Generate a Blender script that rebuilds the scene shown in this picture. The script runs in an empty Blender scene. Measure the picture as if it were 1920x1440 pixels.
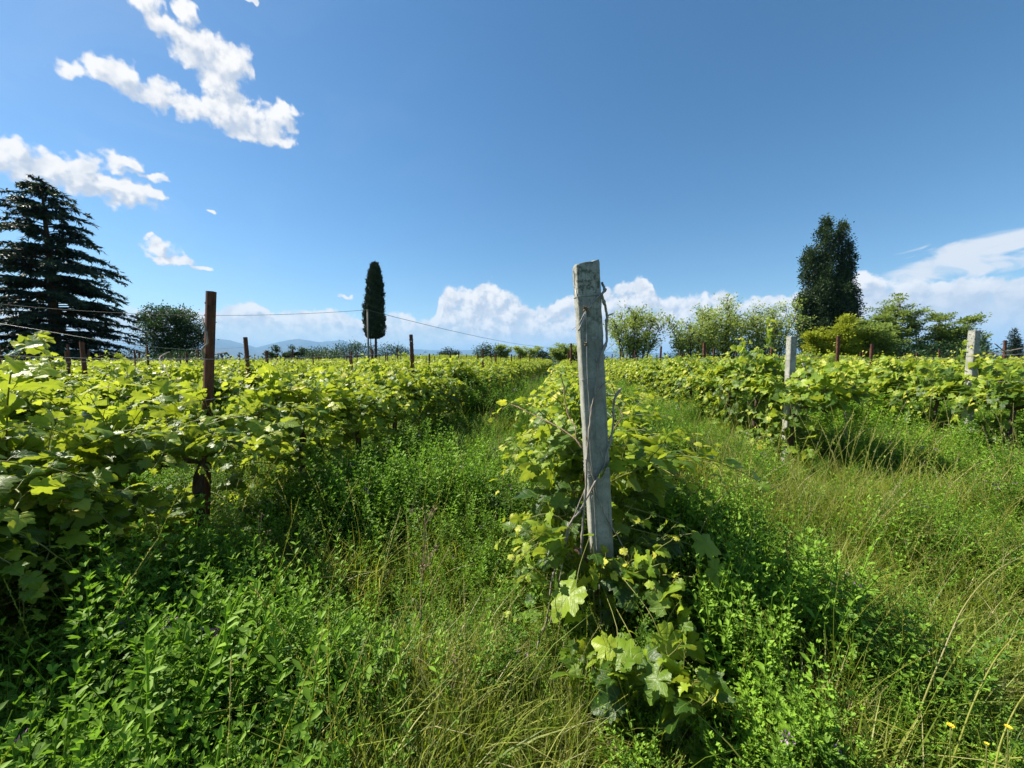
import bpy, math, random
import numpy as np
from mathutils import Vector
R = math.radians
sc = bpy.context.scene
COL = sc.collection

# ------------------------------------------------------------------ camera
EYE = 1.4
cam_d = bpy.data.cameras.new('camera')
cam = bpy.data.objects.new('camera', cam_d)
COL.objects.link(cam)
cam_d.sensor_width = 36.0
cam_d.lens = 36.0 * 740 / 1920
cam_d.clip_start = 0.03
cam_d.clip_end = 120000
cam.location = (0, 0, EYE)
cam.rotation_euler = (R(90) - math.atan(45 / 740), 0, 0)
sc.camera = cam

# ------------------------------------------------------------------ light
SUN_AZ, SUN_EL = -73.0, 48.0        # degrees from +Y (clockwise), above the horizon
sv = Vector((math.sin(R(SUN_AZ)) * math.cos(R(SUN_EL)), math.cos(R(SUN_AZ)) * math.cos(R(SUN_EL)), math.sin(R(SUN_EL))))
ld = bpy.data.lights.new('sun', 'SUN')
ld.energy = 5.0
ld.angle = R(0.5)
ld.color = (1.0, 0.93, 0.80)
lo = bpy.data.objects.new('sun', ld)
COL.objects.link(lo)
lo.rotation_euler = (-sv).to_track_quat('-Z', 'Y').to_euler()
lo.location = (0, 0, 30)
sc.view_settings.view_transform = 'Standard'
sc.view_settings.look = 'None'
sc.view_settings.exposure = 1.1
sc.view_settings.gamma = 1.0
sc.cycles.max_bounces = 6
sc.cycles.diffuse_bounces = 3
sc.cycles.glossy_bounces = 2
sc.cycles.transmission_bounces = 5
sc.cycles.volume_bounces = 0
sc.cycles.use_denoising = True
sc.cycles.use_adaptive_sampling = False


class NT:
    """small helper to write node trees"""
    def __init__(s, tree):
        s.t = tree
        s.n = tree.nodes
        s.l = tree.links

    def node(s, kind, **kw):
        n = s.n.new(kind)
        for k, v in kw.items():
            setattr(n, k, v)
        return n

    def put(s, sock, v):
        if isinstance(v, bpy.types.NodeSocket):
            s.l.new(v, sock)
        elif v is not None:
            try:
                sock.default_value = v
            except Exception:
                sock.default_value = (v[0], v[1], v[2], 1.0)

    def m(s, op, a, b=None, c=None, clamp=False):
        n = s.node('ShaderNodeMath', operation=op, use_clamp=clamp)
        s.put(n.inputs[0], a)
        s.put(n.inputs[1], b)
        s.put(n.inputs[2], c)
        return n.outputs[0]

    def v(s, op, a, b=None, out=0):
        n = s.node('ShaderNodeVectorMath', operation=op)
        s.put(n.inputs[0], a)
        s.put(n.inputs[1], b)
        return n.outputs[out]

    def mix(s, f, a, b):
        n = s.node('ShaderNodeMix', data_type='RGBA')
        s.put(n.inputs[0], f)
        s.put(n.inputs[6], a)
        s.put(n.inputs[7], b)
        return n.outputs[2]

    def rng(s, v, a, b, c=0.0, d=1.0, smooth=True):
        n = s.node('ShaderNodeMapRange', interpolation_type='SMOOTHSTEP' if smooth else 'LINEAR')
        for i, x in enumerate((v, a, b, c, d)):
            s.put(n.inputs[i], x)
        return n.outputs[0]

    def noise(s, vec, scale, detail=4, rough=0.5, col=False, dist=0.0, flat=False):
        n = s.node('ShaderNodeTexNoise', noise_dimensions='2D' if flat else '3D')
        s.put(n.inputs['Vector'], vec)
        n.inputs['Scale'].default_value = scale
        n.inputs['Detail'].default_value = detail
        n.inputs['Roughness'].default_value = rough
        n.inputs['Distortion'].default_value = dist
        return n.outputs[1 if col else 0]


# ------------------------------------------------------------------ world
world = bpy.data.worlds.new('World')
sc.world = world
world.use_nodes = True
world.node_tree.nodes.clear()
w = NT(world.node_tree)
geo = w.node('ShaderNodeTexCoord')
dirv = w.v('NORMALIZE', geo.outputs['Generated'])
sep = w.node('ShaderNodeSeparateXYZ')
w.put(sep.inputs[0], dirv)
az = w.m('MULTIPLY', w.m('ARCTAN2', sep.outputs[0], sep.outputs[1]), 180 / math.pi)
el = w.m('MULTIPLY', w.m('ARCSINE', sep.outputs[2]), 180 / math.pi)
cmb = w.node('ShaderNodeCombineXYZ')
w.put(cmb.inputs[0], az)
w.put(cmb.inputs[1], el)
ae = cmb.outputs[0]

# cumulus puffs: azimuth, elevation, half width, half height (degrees)
PUFFS = [(-41.6, 32.6, 2.0, 1.1), (-39.6, 31.6, 2.0, 1.3), (-38.0, 33.4, 1.0, 1.4), (-37.6, 30.9, 2.2, 2.0), (-35.6, 30.6, 2.5, 2.2),
         (-33.6, 30.8, 1.6, 1.9), (-35.2, 28.4, 2.4, 2.4), (-34.0, 26.8, 2.4, 2.1), (-36.0, 26.2, 2.6, 1.7), (-31.6, 26.3, 2.6, 1.9),
         (-38.6, 25.8, 2.6, 1.3), (-40.8, 25.9, 2.4, 1.5), (-43.0, 26.5, 2.0, 1.5), (-44.8, 26.4, 1.4, 1.0), (-46.9, 25.6, 1.4, 0.9),
         (-29.0, 27.4, 1.7, 1.6), (-30.2, 25.0, 2.0, 1.2), (-31.9, 36.3, .7, .35), (-33.4, 24.6, 1.8, .9),
         (-50.6, 17.9, 1.3, 1.2), (-48.7, 17.5, 2.0, 1.3), (-47.0, 16.8, 2.4, 1.3), (-45.0, 16.6, 2.6, 1.3), (-43.0, 16.5, 2.2, 1.0),
         (-41.2, 17.0, 1.3, .7), (-43.7, 19.2, 1.6, .9), (-41.5, 18.6, 1.2, .5), (-52.6, 16.9, 2.4, 1.7), (-55.0, 17.2, 3.0, 1.8), (-49.8, 16.6, 2.4, 1.5), (-46.6, 18.3, 1.5, 1.0), (-44.4, 17.2, 2.2, 1.0),
         (-42.0, 12.6, .5, .5), (-41.2, 11.7, 1.2, 1.1), (-39.8, 10.9, 1.7, .8), (-38.2, 10.3, 1.1, .4), (-41.2, 10.7, 1.1, .6),
         (-36.5, 16.7, .5, .25), (-22.3, 8.3, 1.1, .45)]
# top of the cumulus bank along the horizon: azimuth, elevation
BANK = [(-60, 5.0), (-44, 5.2), (-40, 5.7), (-36.9, 5.9), (-35.3, 6.5), (-33.2, 7.3), (-31.6, 6.6), (-28.2, 6.1), (-25.1, 7.2), (-23.2, 6.3),
        (-19, 5.8), (-16.4, 7.0), (-13, 6.0), (-11.2, 6.4), (-10.4, 9.0), (-8.3, 10.4), (-6.1, 10.2), (-3.4, 11.5), (-1.9, 10.4), (0.8, 9.3), (3.8, 7.8),
        (6.9, 8.8), (9.1, 9.5), (13.5, 10.0), (15.6, 10.8), (18.9, 11.2), (20.2, 8.6), (23.8, 8.7), (27.5, 8.9), (30.5, 7.8), (34.3, 8.0),
        (36.8, 8.0), (40.2, 9.0), (41.6, 9.7), (43.0, 8.6), (45.7, 8.2), (48.2, 8.0), (52, 7.6), (60, 7.0)]


def make_density():
    g = bpy.data.node_groups.new('cloud_density', 'ShaderNodeTree')
    g.interface.new_socket('P', in_out='INPUT', socket_type='NodeSocketVector')
    g.interface.new_socket('D', in_out='OUTPUT', socket_type='NodeSocketFloat')
    g.interface.new_socket('B', in_out='OUTPUT', socket_type='NodeSocketFloat')
    k = NT(g)
    gi = k.node('NodeGroupInput')
    go = k.node('NodeGroupOutput')
    p0 = gi.outputs[0]
    warp = k.v('SCALE', k.v('SUBTRACT', k.noise(p0, 0.55, 2, 0.55, col=True, flat=True), (0.5, 0.5, 0.5)))
    warp.node.inputs['Scale'].default_value = 2.0
    p = k.v('ADD', p0, warp)
    cur = None
    for (a, e, rx, ry) in PUFFS:
        d = k.v('MULTIPLY', k.v('SUBTRACT', p, (a, e, 0)), (1 / (rx * 1.15), 1 / (ry * 1.15), 0))
        ln = k.v('LENGTH', d, out=1)
        if cur is None:
            cur = ln
        else:
            n = k.node('ShaderNodeMath', operation='SMOOTH_MIN')
            k.put(n.inputs[0], cur)
            k.put(n.inputs[1], ln)
            n.inputs[2].default_value = 0.25
            cur = n.outputs[0]
    puff = k.m('MINIMUM', k.m('MULTIPLY', k.m('SUBTRACT', 1.0, cur), 1.25), 0.85)
    sp = k.node('ShaderNodeSeparateXYZ')
    k.put(sp.inputs[0], p)
    sp0 = k.node('ShaderNodeSeparateXYZ')
    k.put(sp0.inputs[0], p0)
    fc = k.node('ShaderNodeFloatCurve')
    c = fc.mapping.curves[0]
    pts = [((a + 60) / 120, e / 15) for a, e in BANK]
    c.points[0].location = pts[0]
    c.points[1].location = pts[-1]
    for q in pts[1:-1]:
        c.points.new(*q)
    fc.mapping.update()
    k.put(fc.inputs['Value'], k.m('DIVIDE', k.m('ADD', sp0.outputs[0], 60), 120))
    top = k.m('MULTIPLY', fc.outputs[0], 15)
    bank = k.m('DIVIDE', k.m('SUBTRACT', top, k.m('ADD', sp0.outputs[1], k.m('MULTIPLY', k.m('SUBTRACT', sp.outputs[1], sp0.outputs[1]), 0.6))), 1.3)
    bank = k.m('MINIMUM', bank, 0.75)
    # billows
    vo = k.node('ShaderNodeTexVoronoi', feature='SMOOTH_F1', voronoi_dimensions='2D')
    k.put(vo.inputs['Vector'], p)
    vo.inputs['Scale'].default_value = 0.55
    vo.inputs['Smoothness'].default_value = 0.6
    vo.inputs['Detail'].default_value = 1.5
    vo.inputs['Roughness'].default_value = 0.55
    bil = k.m('MULTIPLY', k.m('SUBTRACT', 0.52, vo.outputs[0]), 0.55)
    fbm = k.m('ADD', k.m('MULTIPLY', k.m('SUBTRACT', k.noise(p0, 0.42, 2, 0.5, flat=True), 0.5), 0.8), k.m('MULTIPLY', k.m('SUBTRACT', k.noise(p0, 1.3, 7, 0.60, flat=True), 0.5), 0.75))
    n2 = k.m('ADD', bil, fbm)
    k.put(go.inputs[0], k.m('ADD', k.m('MAXIMUM', puff, bank), n2))
    k.put(go.inputs[1], bank)
    return g


dens = make_density()


def density(vec):
    n = w.node('ShaderNodeGroup')
    n.node_tree = dens
    w.put(n.inputs[0], vec)
    return n.outputs[0], n.outputs[1]


D0, BK = density(ae)
D1, _ = density(w.v('ADD', ae, (-0.6, 0.85, 0)))
lit = w.m('MULTIPLY', w.rng(w.m('SUBTRACT', D0, D1), -0.50, 0.42), w.rng(w.noise(ae, 0.38, 3, 0.55, flat=True), 0.30, 0.55, 0.55, 1.0))
thick = w.rng(D0, 0.05, 0.9)
alpha = w.rng(D0, -0.04, 0.52)
# the bank thins into haze low down on the left
lowfade = w.m('MAXIMUM', w.rng(az, -13, -6), w.rng(el, 2.0, 7.5, 0.75, 1.0))
lowfade2 = w.rng(el, 0.2, 5.0, 0.80, 1.0)
isbank = w.rng(BK, -0.6, 0.3)
fade = w.m('ADD', w.m('SUBTRACT', 1.0, isbank), w.m('MULTIPLY', isbank, w.m('MULTIPLY', lowfade, lowfade2)))
alpha = w.m('MULTIPLY', w.m('MULTIPLY', alpha, fade), w.rng(el, -0.6, 0.6))
# shade: white tops, blue grey bellies; the right hand bank is heavy underneath
heavy = w.m('MULTIPLY', w.rng(az, 36, 46), w.rng(el, 8.6, 5.2))
lit2 = w.m('MULTIPLY', lit, w.m('SUBTRACT', 1.0, w.m('MULTIPLY', heavy, 0.50)))
ccol = w.mix(lit2, (0.50, 0.58, 0.71, 1), (0.96, 0.95, 0.94, 1))
ccol = w.mix(w.m('MULTIPLY', w.m('SUBTRACT', 1.0, thick), 0.25), ccol, (0.85, 0.88, 0.93, 1))
ccol = w.mix(w.m('MULTIPLY', w.rng(el, 5.5, 0.5), 0.85), ccol, (0.56, 0.70, 0.87, 1))
# high thin sheets
sv1 = w.v('MULTIPLY', ae, (0.16, 0.55, 0))
cir = w.noise(sv1, 1.0, 5, 0.55, dist=0.9, flat=True)
cirm = w.m('MULTIPLY', w.rng(az, 38.5, 47), w.m('MULTIPLY', w.rng(el, 6.5, 8.5), w.rng(w.m('SUBTRACT', el, w.m('MULTIPLY', w.m('SUBTRACT', az, 50), 0.1)), 12.6, 10.6)))
cira = w.rng(w.m('ADD', cir, w.m('MULTIPLY', w.m('SUBTRACT', cirm, 1), 0.62)), 0.26, 0.56, 0, 0.95)
veil = w.m('MULTIPLY', w.rng(w.noise(w.v('MULTIPLY', ae, (0.05, 0.12, 0)), 1.0, 4, 0.6, dist=0.8, flat=True), 0.42, 0.8), w.m('MULTIPLY', w.rng(az, 5, -45), 0.10))
sky = w.node('ShaderNodeTexSky', sky_type='NISHITA')
sky.sun_disc = False
sky.sun_elevation = R(SUN_EL)
sky.sun_rotation = R(SUN_AZ)
sky.altitude = 60  # metres
sky.air_density = 1.0
sky.dust_density = 0.3
sky.ozone_density = 4.0
bg = w.node('ShaderNodeBackground')
hsv = w.node('ShaderNodeHueSaturation')
hsv.inputs['Saturation'].default_value = 1.18
hsv.inputs['Hue'].default_value = 0.494
w.put(hsv.inputs['Color'], sky.outputs[0])
w.put(bg.inputs[0], hsv.outputs[0])
bg.inputs[1].default_value = 0.066
bv = w.node('ShaderNodeBackground')
bv.inputs[0].default_value = (0.62, 0.74, 0.88, 1)
bv.inputs[1].default_value = 0.44
bi = w.node('ShaderNodeBackground')
bi.inputs[0].default_value = (0.86, 0.89, 0.94, 1)
bi.inputs[1].default_value = 0.46
bc = w.node('ShaderNodeBackground')
w.put(bc.inputs[0], ccol)
bc.inputs[1].default_value = 0.50


def smix(f, a, b):
    n = w.node('ShaderNodeMixShader')
    w.put(n.inputs[0], f)
    w.put(n.inputs[1], a)
    w.put(n.inputs[2], b)
    return n.outputs[0]


s1 = smix(veil, bg.outputs[0], bv.outputs[0])
s2 = smix(cira, s1, bi.outputs[0])
s3 = smix(alpha, s2, bc.outputs[0])
wo = w.node('ShaderNodeOutputWorld')
w.put(wo.inputs[0], s3)
world.cycles.sampling_method = 'MANUAL'
world.cycles.sample_map_resolution = 512


# ------------------------------------------------------------------ helpers
def tag(o, label=None, cat=None, group=None, kind=None):
    if label: o['label'] = label
    if cat: o['category'] = cat
    if group: o['group'] = group
    if kind: o['kind'] = kind
    return o


def empty(name, loc, rz=0.0, label=None, cat=None, group=None):
    o = bpy.data.objects.new(name, None)
    o.empty_display_size = 0.1
    COL.objects.link(o)
    o.location = loc
    o.rotation_euler = (0, 0, rz)
    return tag(o, label, cat, group)


def nrm(a):
    return a / np.maximum(np.linalg.norm(a, axis=-1, keepdims=True), 1e-9)


class MB:
    def __init__(s):
        s.V, s.T, s.U, s.F, s.M = [], [], [], [], []
        s.n = 0

    def add(s, V, F, tint=0.5, uv=None, mat=0):
        V = np.asarray(V, float).reshape(-1, 3)
        n = len(V)
        s.V.append(V)
        t = np.empty(n)
        t[:] = tint
        s.T.append(t)
        u = np.zeros((n, 2)) if uv is None else np.asarray(uv, float).reshape(-1, 2)
        s.U.append(u)
        for f in (F if isinstance(F, list) else [F]):
            f = np.asarray(f, int)
            if len(f):
                s.F.append(f + s.n)
                s.M.append(np.full(len(f), mat, int))
        s.n += n

    def mesh(s, name, mats, smooth=True):
        me = bpy.data.meshes.new(name)
        if not s.V:
            return me
        V = np.concatenate(s.V)
        me.vertices.add(len(V))
        me.vertices.foreach_set('co', V.ravel())
        idx = np.concatenate([f.ravel() for f in s.F])
        cnt = np.concatenate([np.full(len(f), f.shape[1]) for f in s.F])
        me.loops.add(len(idx))
        me.loops.foreach_set('vertex_index', idx.astype(np.int32))
        me.polygons.add(len(cnt))
        st = np.concatenate([[0], np.cumsum(cnt)[:-1]])
        me.polygons.foreach_set('loop_start', st.astype(np.int32))
        me.polygons.foreach_set('material_index', np.concatenate(s.M).astype(np.int32))
        if smooth:
            me.polygons.foreach_set('use_smooth', np.ones(len(cnt), bool))
        a = me.attributes.new('tint', 'FLOAT', 'POINT')
        a.data.foreach_set('value', np.concatenate(s.T))
        a = me.attributes.new('luv', 'FLOAT2', 'POINT')
        a.data.foreach_set('vector', np.concatenate(s.U).ravel())
        for m in (mats if isinstance(mats, list) else [mats]):
            me.materials.append(m)
        me.update(calc_edges=True)
        me.validate()
        return me

    def build(s, name, mats, parent=None, smooth=True, link=True):
        o = bpy.data.objects.new(name, s.mesh(name, mats, smooth))
        if link:
            COL.objects.link(o)
        if parent:
            o.parent = parent
        return o

    # a tube along a polyline
    def tube(s, P, r, k=6, tint=0.5, mat=0, cap=True, jitter=0.0, rs=None):
        P = np.asarray(P, float)
        n = len(P)
        r = np.full(n, r, float) if np.isscalar(r) else np.asarray(r, float)
        T = nrm(np.gradient(P, axis=0))
        up = np.array([0, 0, 1.0]) if abs(T[0][2]) < 0.8 else np.array([1.0, 0, 0])
        X = np.cross(T[0], up)
        X /= np.linalg.norm(X)
        rings = []
        for i in range(n):
            X = X - T[i] * np.dot(X, T[i])
            X /= max(np.linalg.norm(X), 1e-9)
            Y = np.cross(T[i], X)
            a = np.arange(k) * 2 * math.pi / k
            rr = r[i] * (1 + (jitter * (rs.random(k) - .5) if jitter else 0))
            rings.append(P[i] + (np.cos(a) * rr)[:, None] * X + (np.sin(a) * rr)[:, None] * Y)
        V = np.concatenate(rings)
        F = []
        j = np.arange(k)
        for i in range(n - 1):
            F.append(np.stack([i * k + j, i * k + (j + 1) % k, (i + 1) * k + (j + 1) % k, (i + 1) * k + j], 1))
        fs = [np.concatenate(F)]
        if cap:
            fs.append(np.array([list(range(k))[::-1]]))
            fs.append(np.array([[(n - 1) * k + q for q in range(k)]]))
        L = np.concatenate([[0], np.cumsum(np.linalg.norm(np.diff(P, axis=0), axis=1))])
        uv = np.stack([np.tile(j / k, n), np.repeat(L, k)], 1)
        s.add(V, fs, tint, uv, mat)

    # many copies of a template (verts, face arrays) placed by position, length direction, normal, size
    def leaves(s, tmpl, P, Y, N, S, tint, mat=0):
        tv, tf = tmpl
        P, Y, N = (np.asarray(a, float).reshape(-1, 3) for a in (P, Y, N))
        if not len(P):
            return
        S = np.broadcast_to(np.asarray(S, float), (len(P),))
        Y = nrm(Y)
        X = nrm(np.cross(Y, N))
        N = np.cross(X, Y)
        V = P[:, None, :] + S[:, None, None] * (tv[None, :, 0, None] * X[:, None, :] + tv[None, :, 1, None] * Y[:, None, :] + tv[None, :, 2, None] * N[:, None, :])
        k = len(tv)
        off = (np.arange(len(P)) * k)[:, None, None]
        F = [(np.asarray(f)[None] + off).reshape(-1, np.asarray(f).shape[1]) for f in tf]
        t = np.repeat(np.broadcast_to(np.asarray(tint, float), (len(P),)), k)
        s.add(V.reshape(-1, 3), F, t, np.tile(tv[:, :2], (len(P), 1)), mat)


def smooth_poly(pts, step=4):
    """Catmull-Rom through points"""
    P = np.asarray(pts, float)
    Q = np.vstack([2 * P[0] - P[1], P, 2 * P[-1] - P[-2]])
    out = []
    for i in range(1, len(Q) - 2):
        for t in np.arange(step) / step:
            a, b, c, d = Q[i - 1], Q[i], Q[i + 1], Q[i + 2]
            out.append(0.5 * ((2 * b) + (c - a) * t + (2 * a - 5 * b + 4 * c - d) * t * t + (3 * b - a - 3 * c + d) * t ** 3))
    out.append(P[-1])
    return np.array(out)


# ------------------------------------------------------------------ materials
def new_mat(name):
    m = bpy.data.materials.new(name)
    m.use_nodes = True
    m.node_tree.nodes.clear()
    return m, NT(m.node_tree)


def finish(k, shader, bump=None):
    o = k.node('ShaderNodeOutputMaterial')
    k.l.new(shader, o.inputs[0])


def leaf_material(name, stops, trans=(0.30, 0.46, 0.03), tf=0.38, rough=0.45, spec=0.4, veins=False, under=None, nscale=3.0, vary=0.16):
    m, k = new_mat(name)
    at = k.node('ShaderNodeAttribute', attribute_name='tint')
    oi = k.node('ShaderNodeObjectInfo')
    tc = k.node('ShaderNodeTexCoord')
    tn = k.m('ADD', at.outputs['Fac'], k.m('MULTIPLY', k.m('SUBTRACT', oi.outputs['Random'], 0.5), vary))
    tn = k.m('ADD', tn, k.m('MULTIPLY', k.m('SUBTRACT', k.noise(tc.outputs['Object'], nscale, 3), 0.5), 0.5))
    cr = k.node('ShaderNodeValToRGB')
    els = cr.color_ramp.elements
    els[0].position, els[0].color = stops[0][0], (*stops[0][1], 1)
    els[1].position, els[1].color = stops[-1][0], (*stops[-1][1], 1)
    for p, c in stops[1:-1]:
        e = els.new(p)
        e.color = (*c, 1)
    k.put(cr.inputs[0], tn)
    col = cr.outputs[0]
    g = k.node('ShaderNodeNewGeometry')
    if under:
        col = k.mix(k.m('MULTIPLY', g.outputs['Backfacing'], 0.6), col, (*under, 1))
    vein = None
    if veins:
        uv = k.node('ShaderNodeAttribute', attribute_name='luv')
        s = k.node('ShaderNodeSeparateXYZ')
        k.put(s.inputs[0], uv.outputs['Vector'])
        ax = k.m('ABSOLUTE', s.outputs[0])
        y = s.outputs[1]
        d = ax
        for a in (0.70, 1.45):
            d = k.m('MINIMUM', d, k.m('ADD', k.m('ABSOLUTE', k.m('SUBTRACT', k.m('MULTIPLY', ax, math.cos(a)), k.m('MULTIPLY', y, math.sin(a)))),
                                      k.m('MULTIPLY', k.m('LESS_THAN', y, -0.2), 1.0)))
        # side veins off the main ribs
        sd = k.m('ABSOLUTE', k.m('SUBTRACT', k.m('FRACT', k.m('MULTIPLY', k.m('ADD', k.m('MULTIPLY', y, 1.0), k.m('MULTIPLY', ax, -0.75)), 7.0)), 0.5))
        vein = k.m('MAXIMUM', k.rng(d, 0.022, 0.006), k.m('MULTIPLY', k.rng(sd, 0.10, 0.0), 0.35))
        col = k.mix(k.m('MULTIPLY', vein, 0.5), col, (0.26, 0.36, 0.08, 1))
    if veins:      # yellowed and browned patches on some leaves
        sp = k.rng(k.noise(tc.outputs['Object'], 14, 4, 0.65), 0.64, 0.74)
        col = k.mix(k.m('MULTIPLY', sp, 0.30), col, (0.42, 0.38, 0.06, 1))
        br = k.rng(k.noise(tc.outputs['Object'], 38, 3, 0.6), 0.70, 0.76)
        col = k.mix(k.m('MULTIPLY', br, 0.45), col, (0.16, 0.08, 0.03, 1))
    pb = k.node('ShaderNodeBsdfPrincipled')
    k.put(pb.inputs['Base Color'], col)
    pb.inputs['Roughness'].default_value = rough
    pb.inputs['Specular IOR Level'].default_value = spec
    if veins:
        b = k.node('ShaderNodeBump')
        b.inputs['Strength'].default_value = 0.35
        b.inputs['Distance'].default_value = 0.004
        h = k.m('ADD', k.m('MULTIPLY', vein, -1.0), k.m('MULTIPLY', k.noise(tc.outputs['Object'], 90, 2), 1.2))
        k.put(b.inputs['Height'], h)
        k.put(pb.inputs['Normal'], b.outputs[0])
    tr = k.node('ShaderNodeBsdfTranslucent')
    tcol = k.node('ShaderNodeMix', data_type='RGBA', blend_type='MIX')
    k.put(tcol.inputs[0], 0.55)
    k.put(tcol.inputs[6], k.mix(tn, tuple(c * 0.55 for c in trans) + (1,), (*trans, 1)))
    k.put(tcol.inputs[7], col)
    k.put(tr.inputs[0], tcol.outputs[2])
    mx = k.node('ShaderNodeMixShader')
    mx.inputs[0].default_value = tf
    k.put(mx.inputs[1], pb.outputs[0])
    k.put(mx.inputs[2], tr.outputs[0])
    finish(k, mx.outputs[0])
    return m


def plain(name, c1, c2, scale=8.0, rough=0.85, bump=0.3, dist=0.01, spec=0.3, stretch=(1, 1, 1), metal=0.0, detail=6):
    m, k = new_mat(name)
    tc = k.node('ShaderNodeTexCoord')
    vec = k.v('MULTIPLY', tc.outputs['Object'], stretch)
    n = k.noise(vec, scale, detail, 0.6)
    col = k.mix(k.rng(n, 0.3, 0.7), (*c1, 1), (*c2, 1))
    pb = k.node('ShaderNodeBsdfPrincipled')
    k.put(pb.inputs['Base Color'], col)
    pb.inputs['Roughness'].default_value = rough
    pb.inputs['Specular IOR Level'].default_value = spec
    pb.inputs['Metallic'].default_value = metal
    b = k.node('ShaderNodeBump')
    b.inputs['Strength'].default_value = bump
    b.inputs['Distance'].default_value = dist
    k.put(b.inputs['Height'], k.noise(vec, scale * 4, 4, 0.6))
    k.put(pb.inputs['Normal'], b.outputs[0])
    finish(k, pb.outputs[0])
    return m


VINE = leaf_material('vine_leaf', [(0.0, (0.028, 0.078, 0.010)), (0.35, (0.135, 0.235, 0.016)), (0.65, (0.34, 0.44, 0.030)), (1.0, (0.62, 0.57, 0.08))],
                     trans=(0.82, 0.90, 0.018), tf=0.45, rough=0.42, spec=0.42, veins=True, under=(0.20, 0.30, 0.06))
VINE_FAR = leaf_material('vine_leaf_distant', [(0.0, (0.028, 0.078, 0.010)), (0.35, (0.135, 0.235, 0.016)), (0.65, (0.34, 0.44, 0.030)), (1.0, (0.62, 0.57, 0.08))],
                         trans=(0.82, 0.90, 0.018), tf=0.45, rough=0.42, spec=0.42, under=(0.20, 0.30, 0.06))
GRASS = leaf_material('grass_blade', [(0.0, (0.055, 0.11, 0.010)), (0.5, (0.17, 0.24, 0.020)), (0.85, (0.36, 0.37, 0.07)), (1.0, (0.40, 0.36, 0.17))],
                      trans=(0.56, 0.64, 0.02), tf=0.42, rough=0.5, vary=0.4)
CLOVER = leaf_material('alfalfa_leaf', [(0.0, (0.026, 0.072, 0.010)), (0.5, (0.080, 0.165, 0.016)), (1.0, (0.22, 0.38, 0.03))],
                       trans=(0.28, 0.56, 0.02), tf=0.33, rough=0.55, spec=0.25, vary=0.45)
SPIKE = leaf_material('seed_spike', [(0.0, (0.11, 0.16, 0.02)), (1.0, (0.30, 0.26, 0.06))], trans=(0.3, 0.3, 0.03), tf=0.2, rough=0.7)
PETAL_V = plain('purple_petal', (0.26, 0.13, 0.30), (0.40, 0.26, 0.42), 60, 0.7, 0)
PETAL_Y = plain('yellow_petal', (0.80, 0.50, 0.02), (0.85, 0.62, 0.04), 60, 0.6, 0)
PETAL_W = plain('faded_petal', (0.50, 0.42, 0.38), (0.62, 0.55, 0.50), 60, 0.8, 0)
BARK = plain('bark', (0.045, 0.03, 0.02), (0.12, 0.09, 0.065), 30, 0.95, 0.9, 0.01, 0.1, (1, 1, 0.25))
SHOOT = leaf_material('green_shoot', [(0.0, (0.10, 0.15, 0.03)), (1.0, (0.24, 0.22, 0.06))], trans=(0.3, 0.3, 0.03), tf=0.15, rough=0.5)
CANE = plain('dead_cane', (0.15, 0.125, 0.10), (0.38, 0.33, 0.28), 60, 0.85, 0.6, 0.002, 0.25, (1, 1, 0.2))
DRYSTEM = plain('dry_stem', (0.14, 0.09, 0.05), (0.26, 0.19, 0.12), 60, 0.9, 0.5, 0.002)
RUST = plain('rusty_steel', (0.055, 0.022, 0.015), (0.14, 0.055, 0.028), 22, 0.85, 0.4, 0.002, 0.3, (1, 1, 0.3))
WIRE = plain('wire', (0.20, 0.20, 0.19), (0.36, 0.36, 0.35), 40, 0.5, 0.1, 0.001, 0.5, metal=0.3)
CABLE = plain('cable', (0.05, 0.05, 0.05), (0.07, 0.07, 0.07), 40, 0.7, 0.0)
POLE = plain('pole_wood', (0.16, 0.14, 0.12), (0.25, 0.23, 0.2), 12, 0.9, 0.3, 0.01, stretch=(1, 1, .1))


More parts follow.
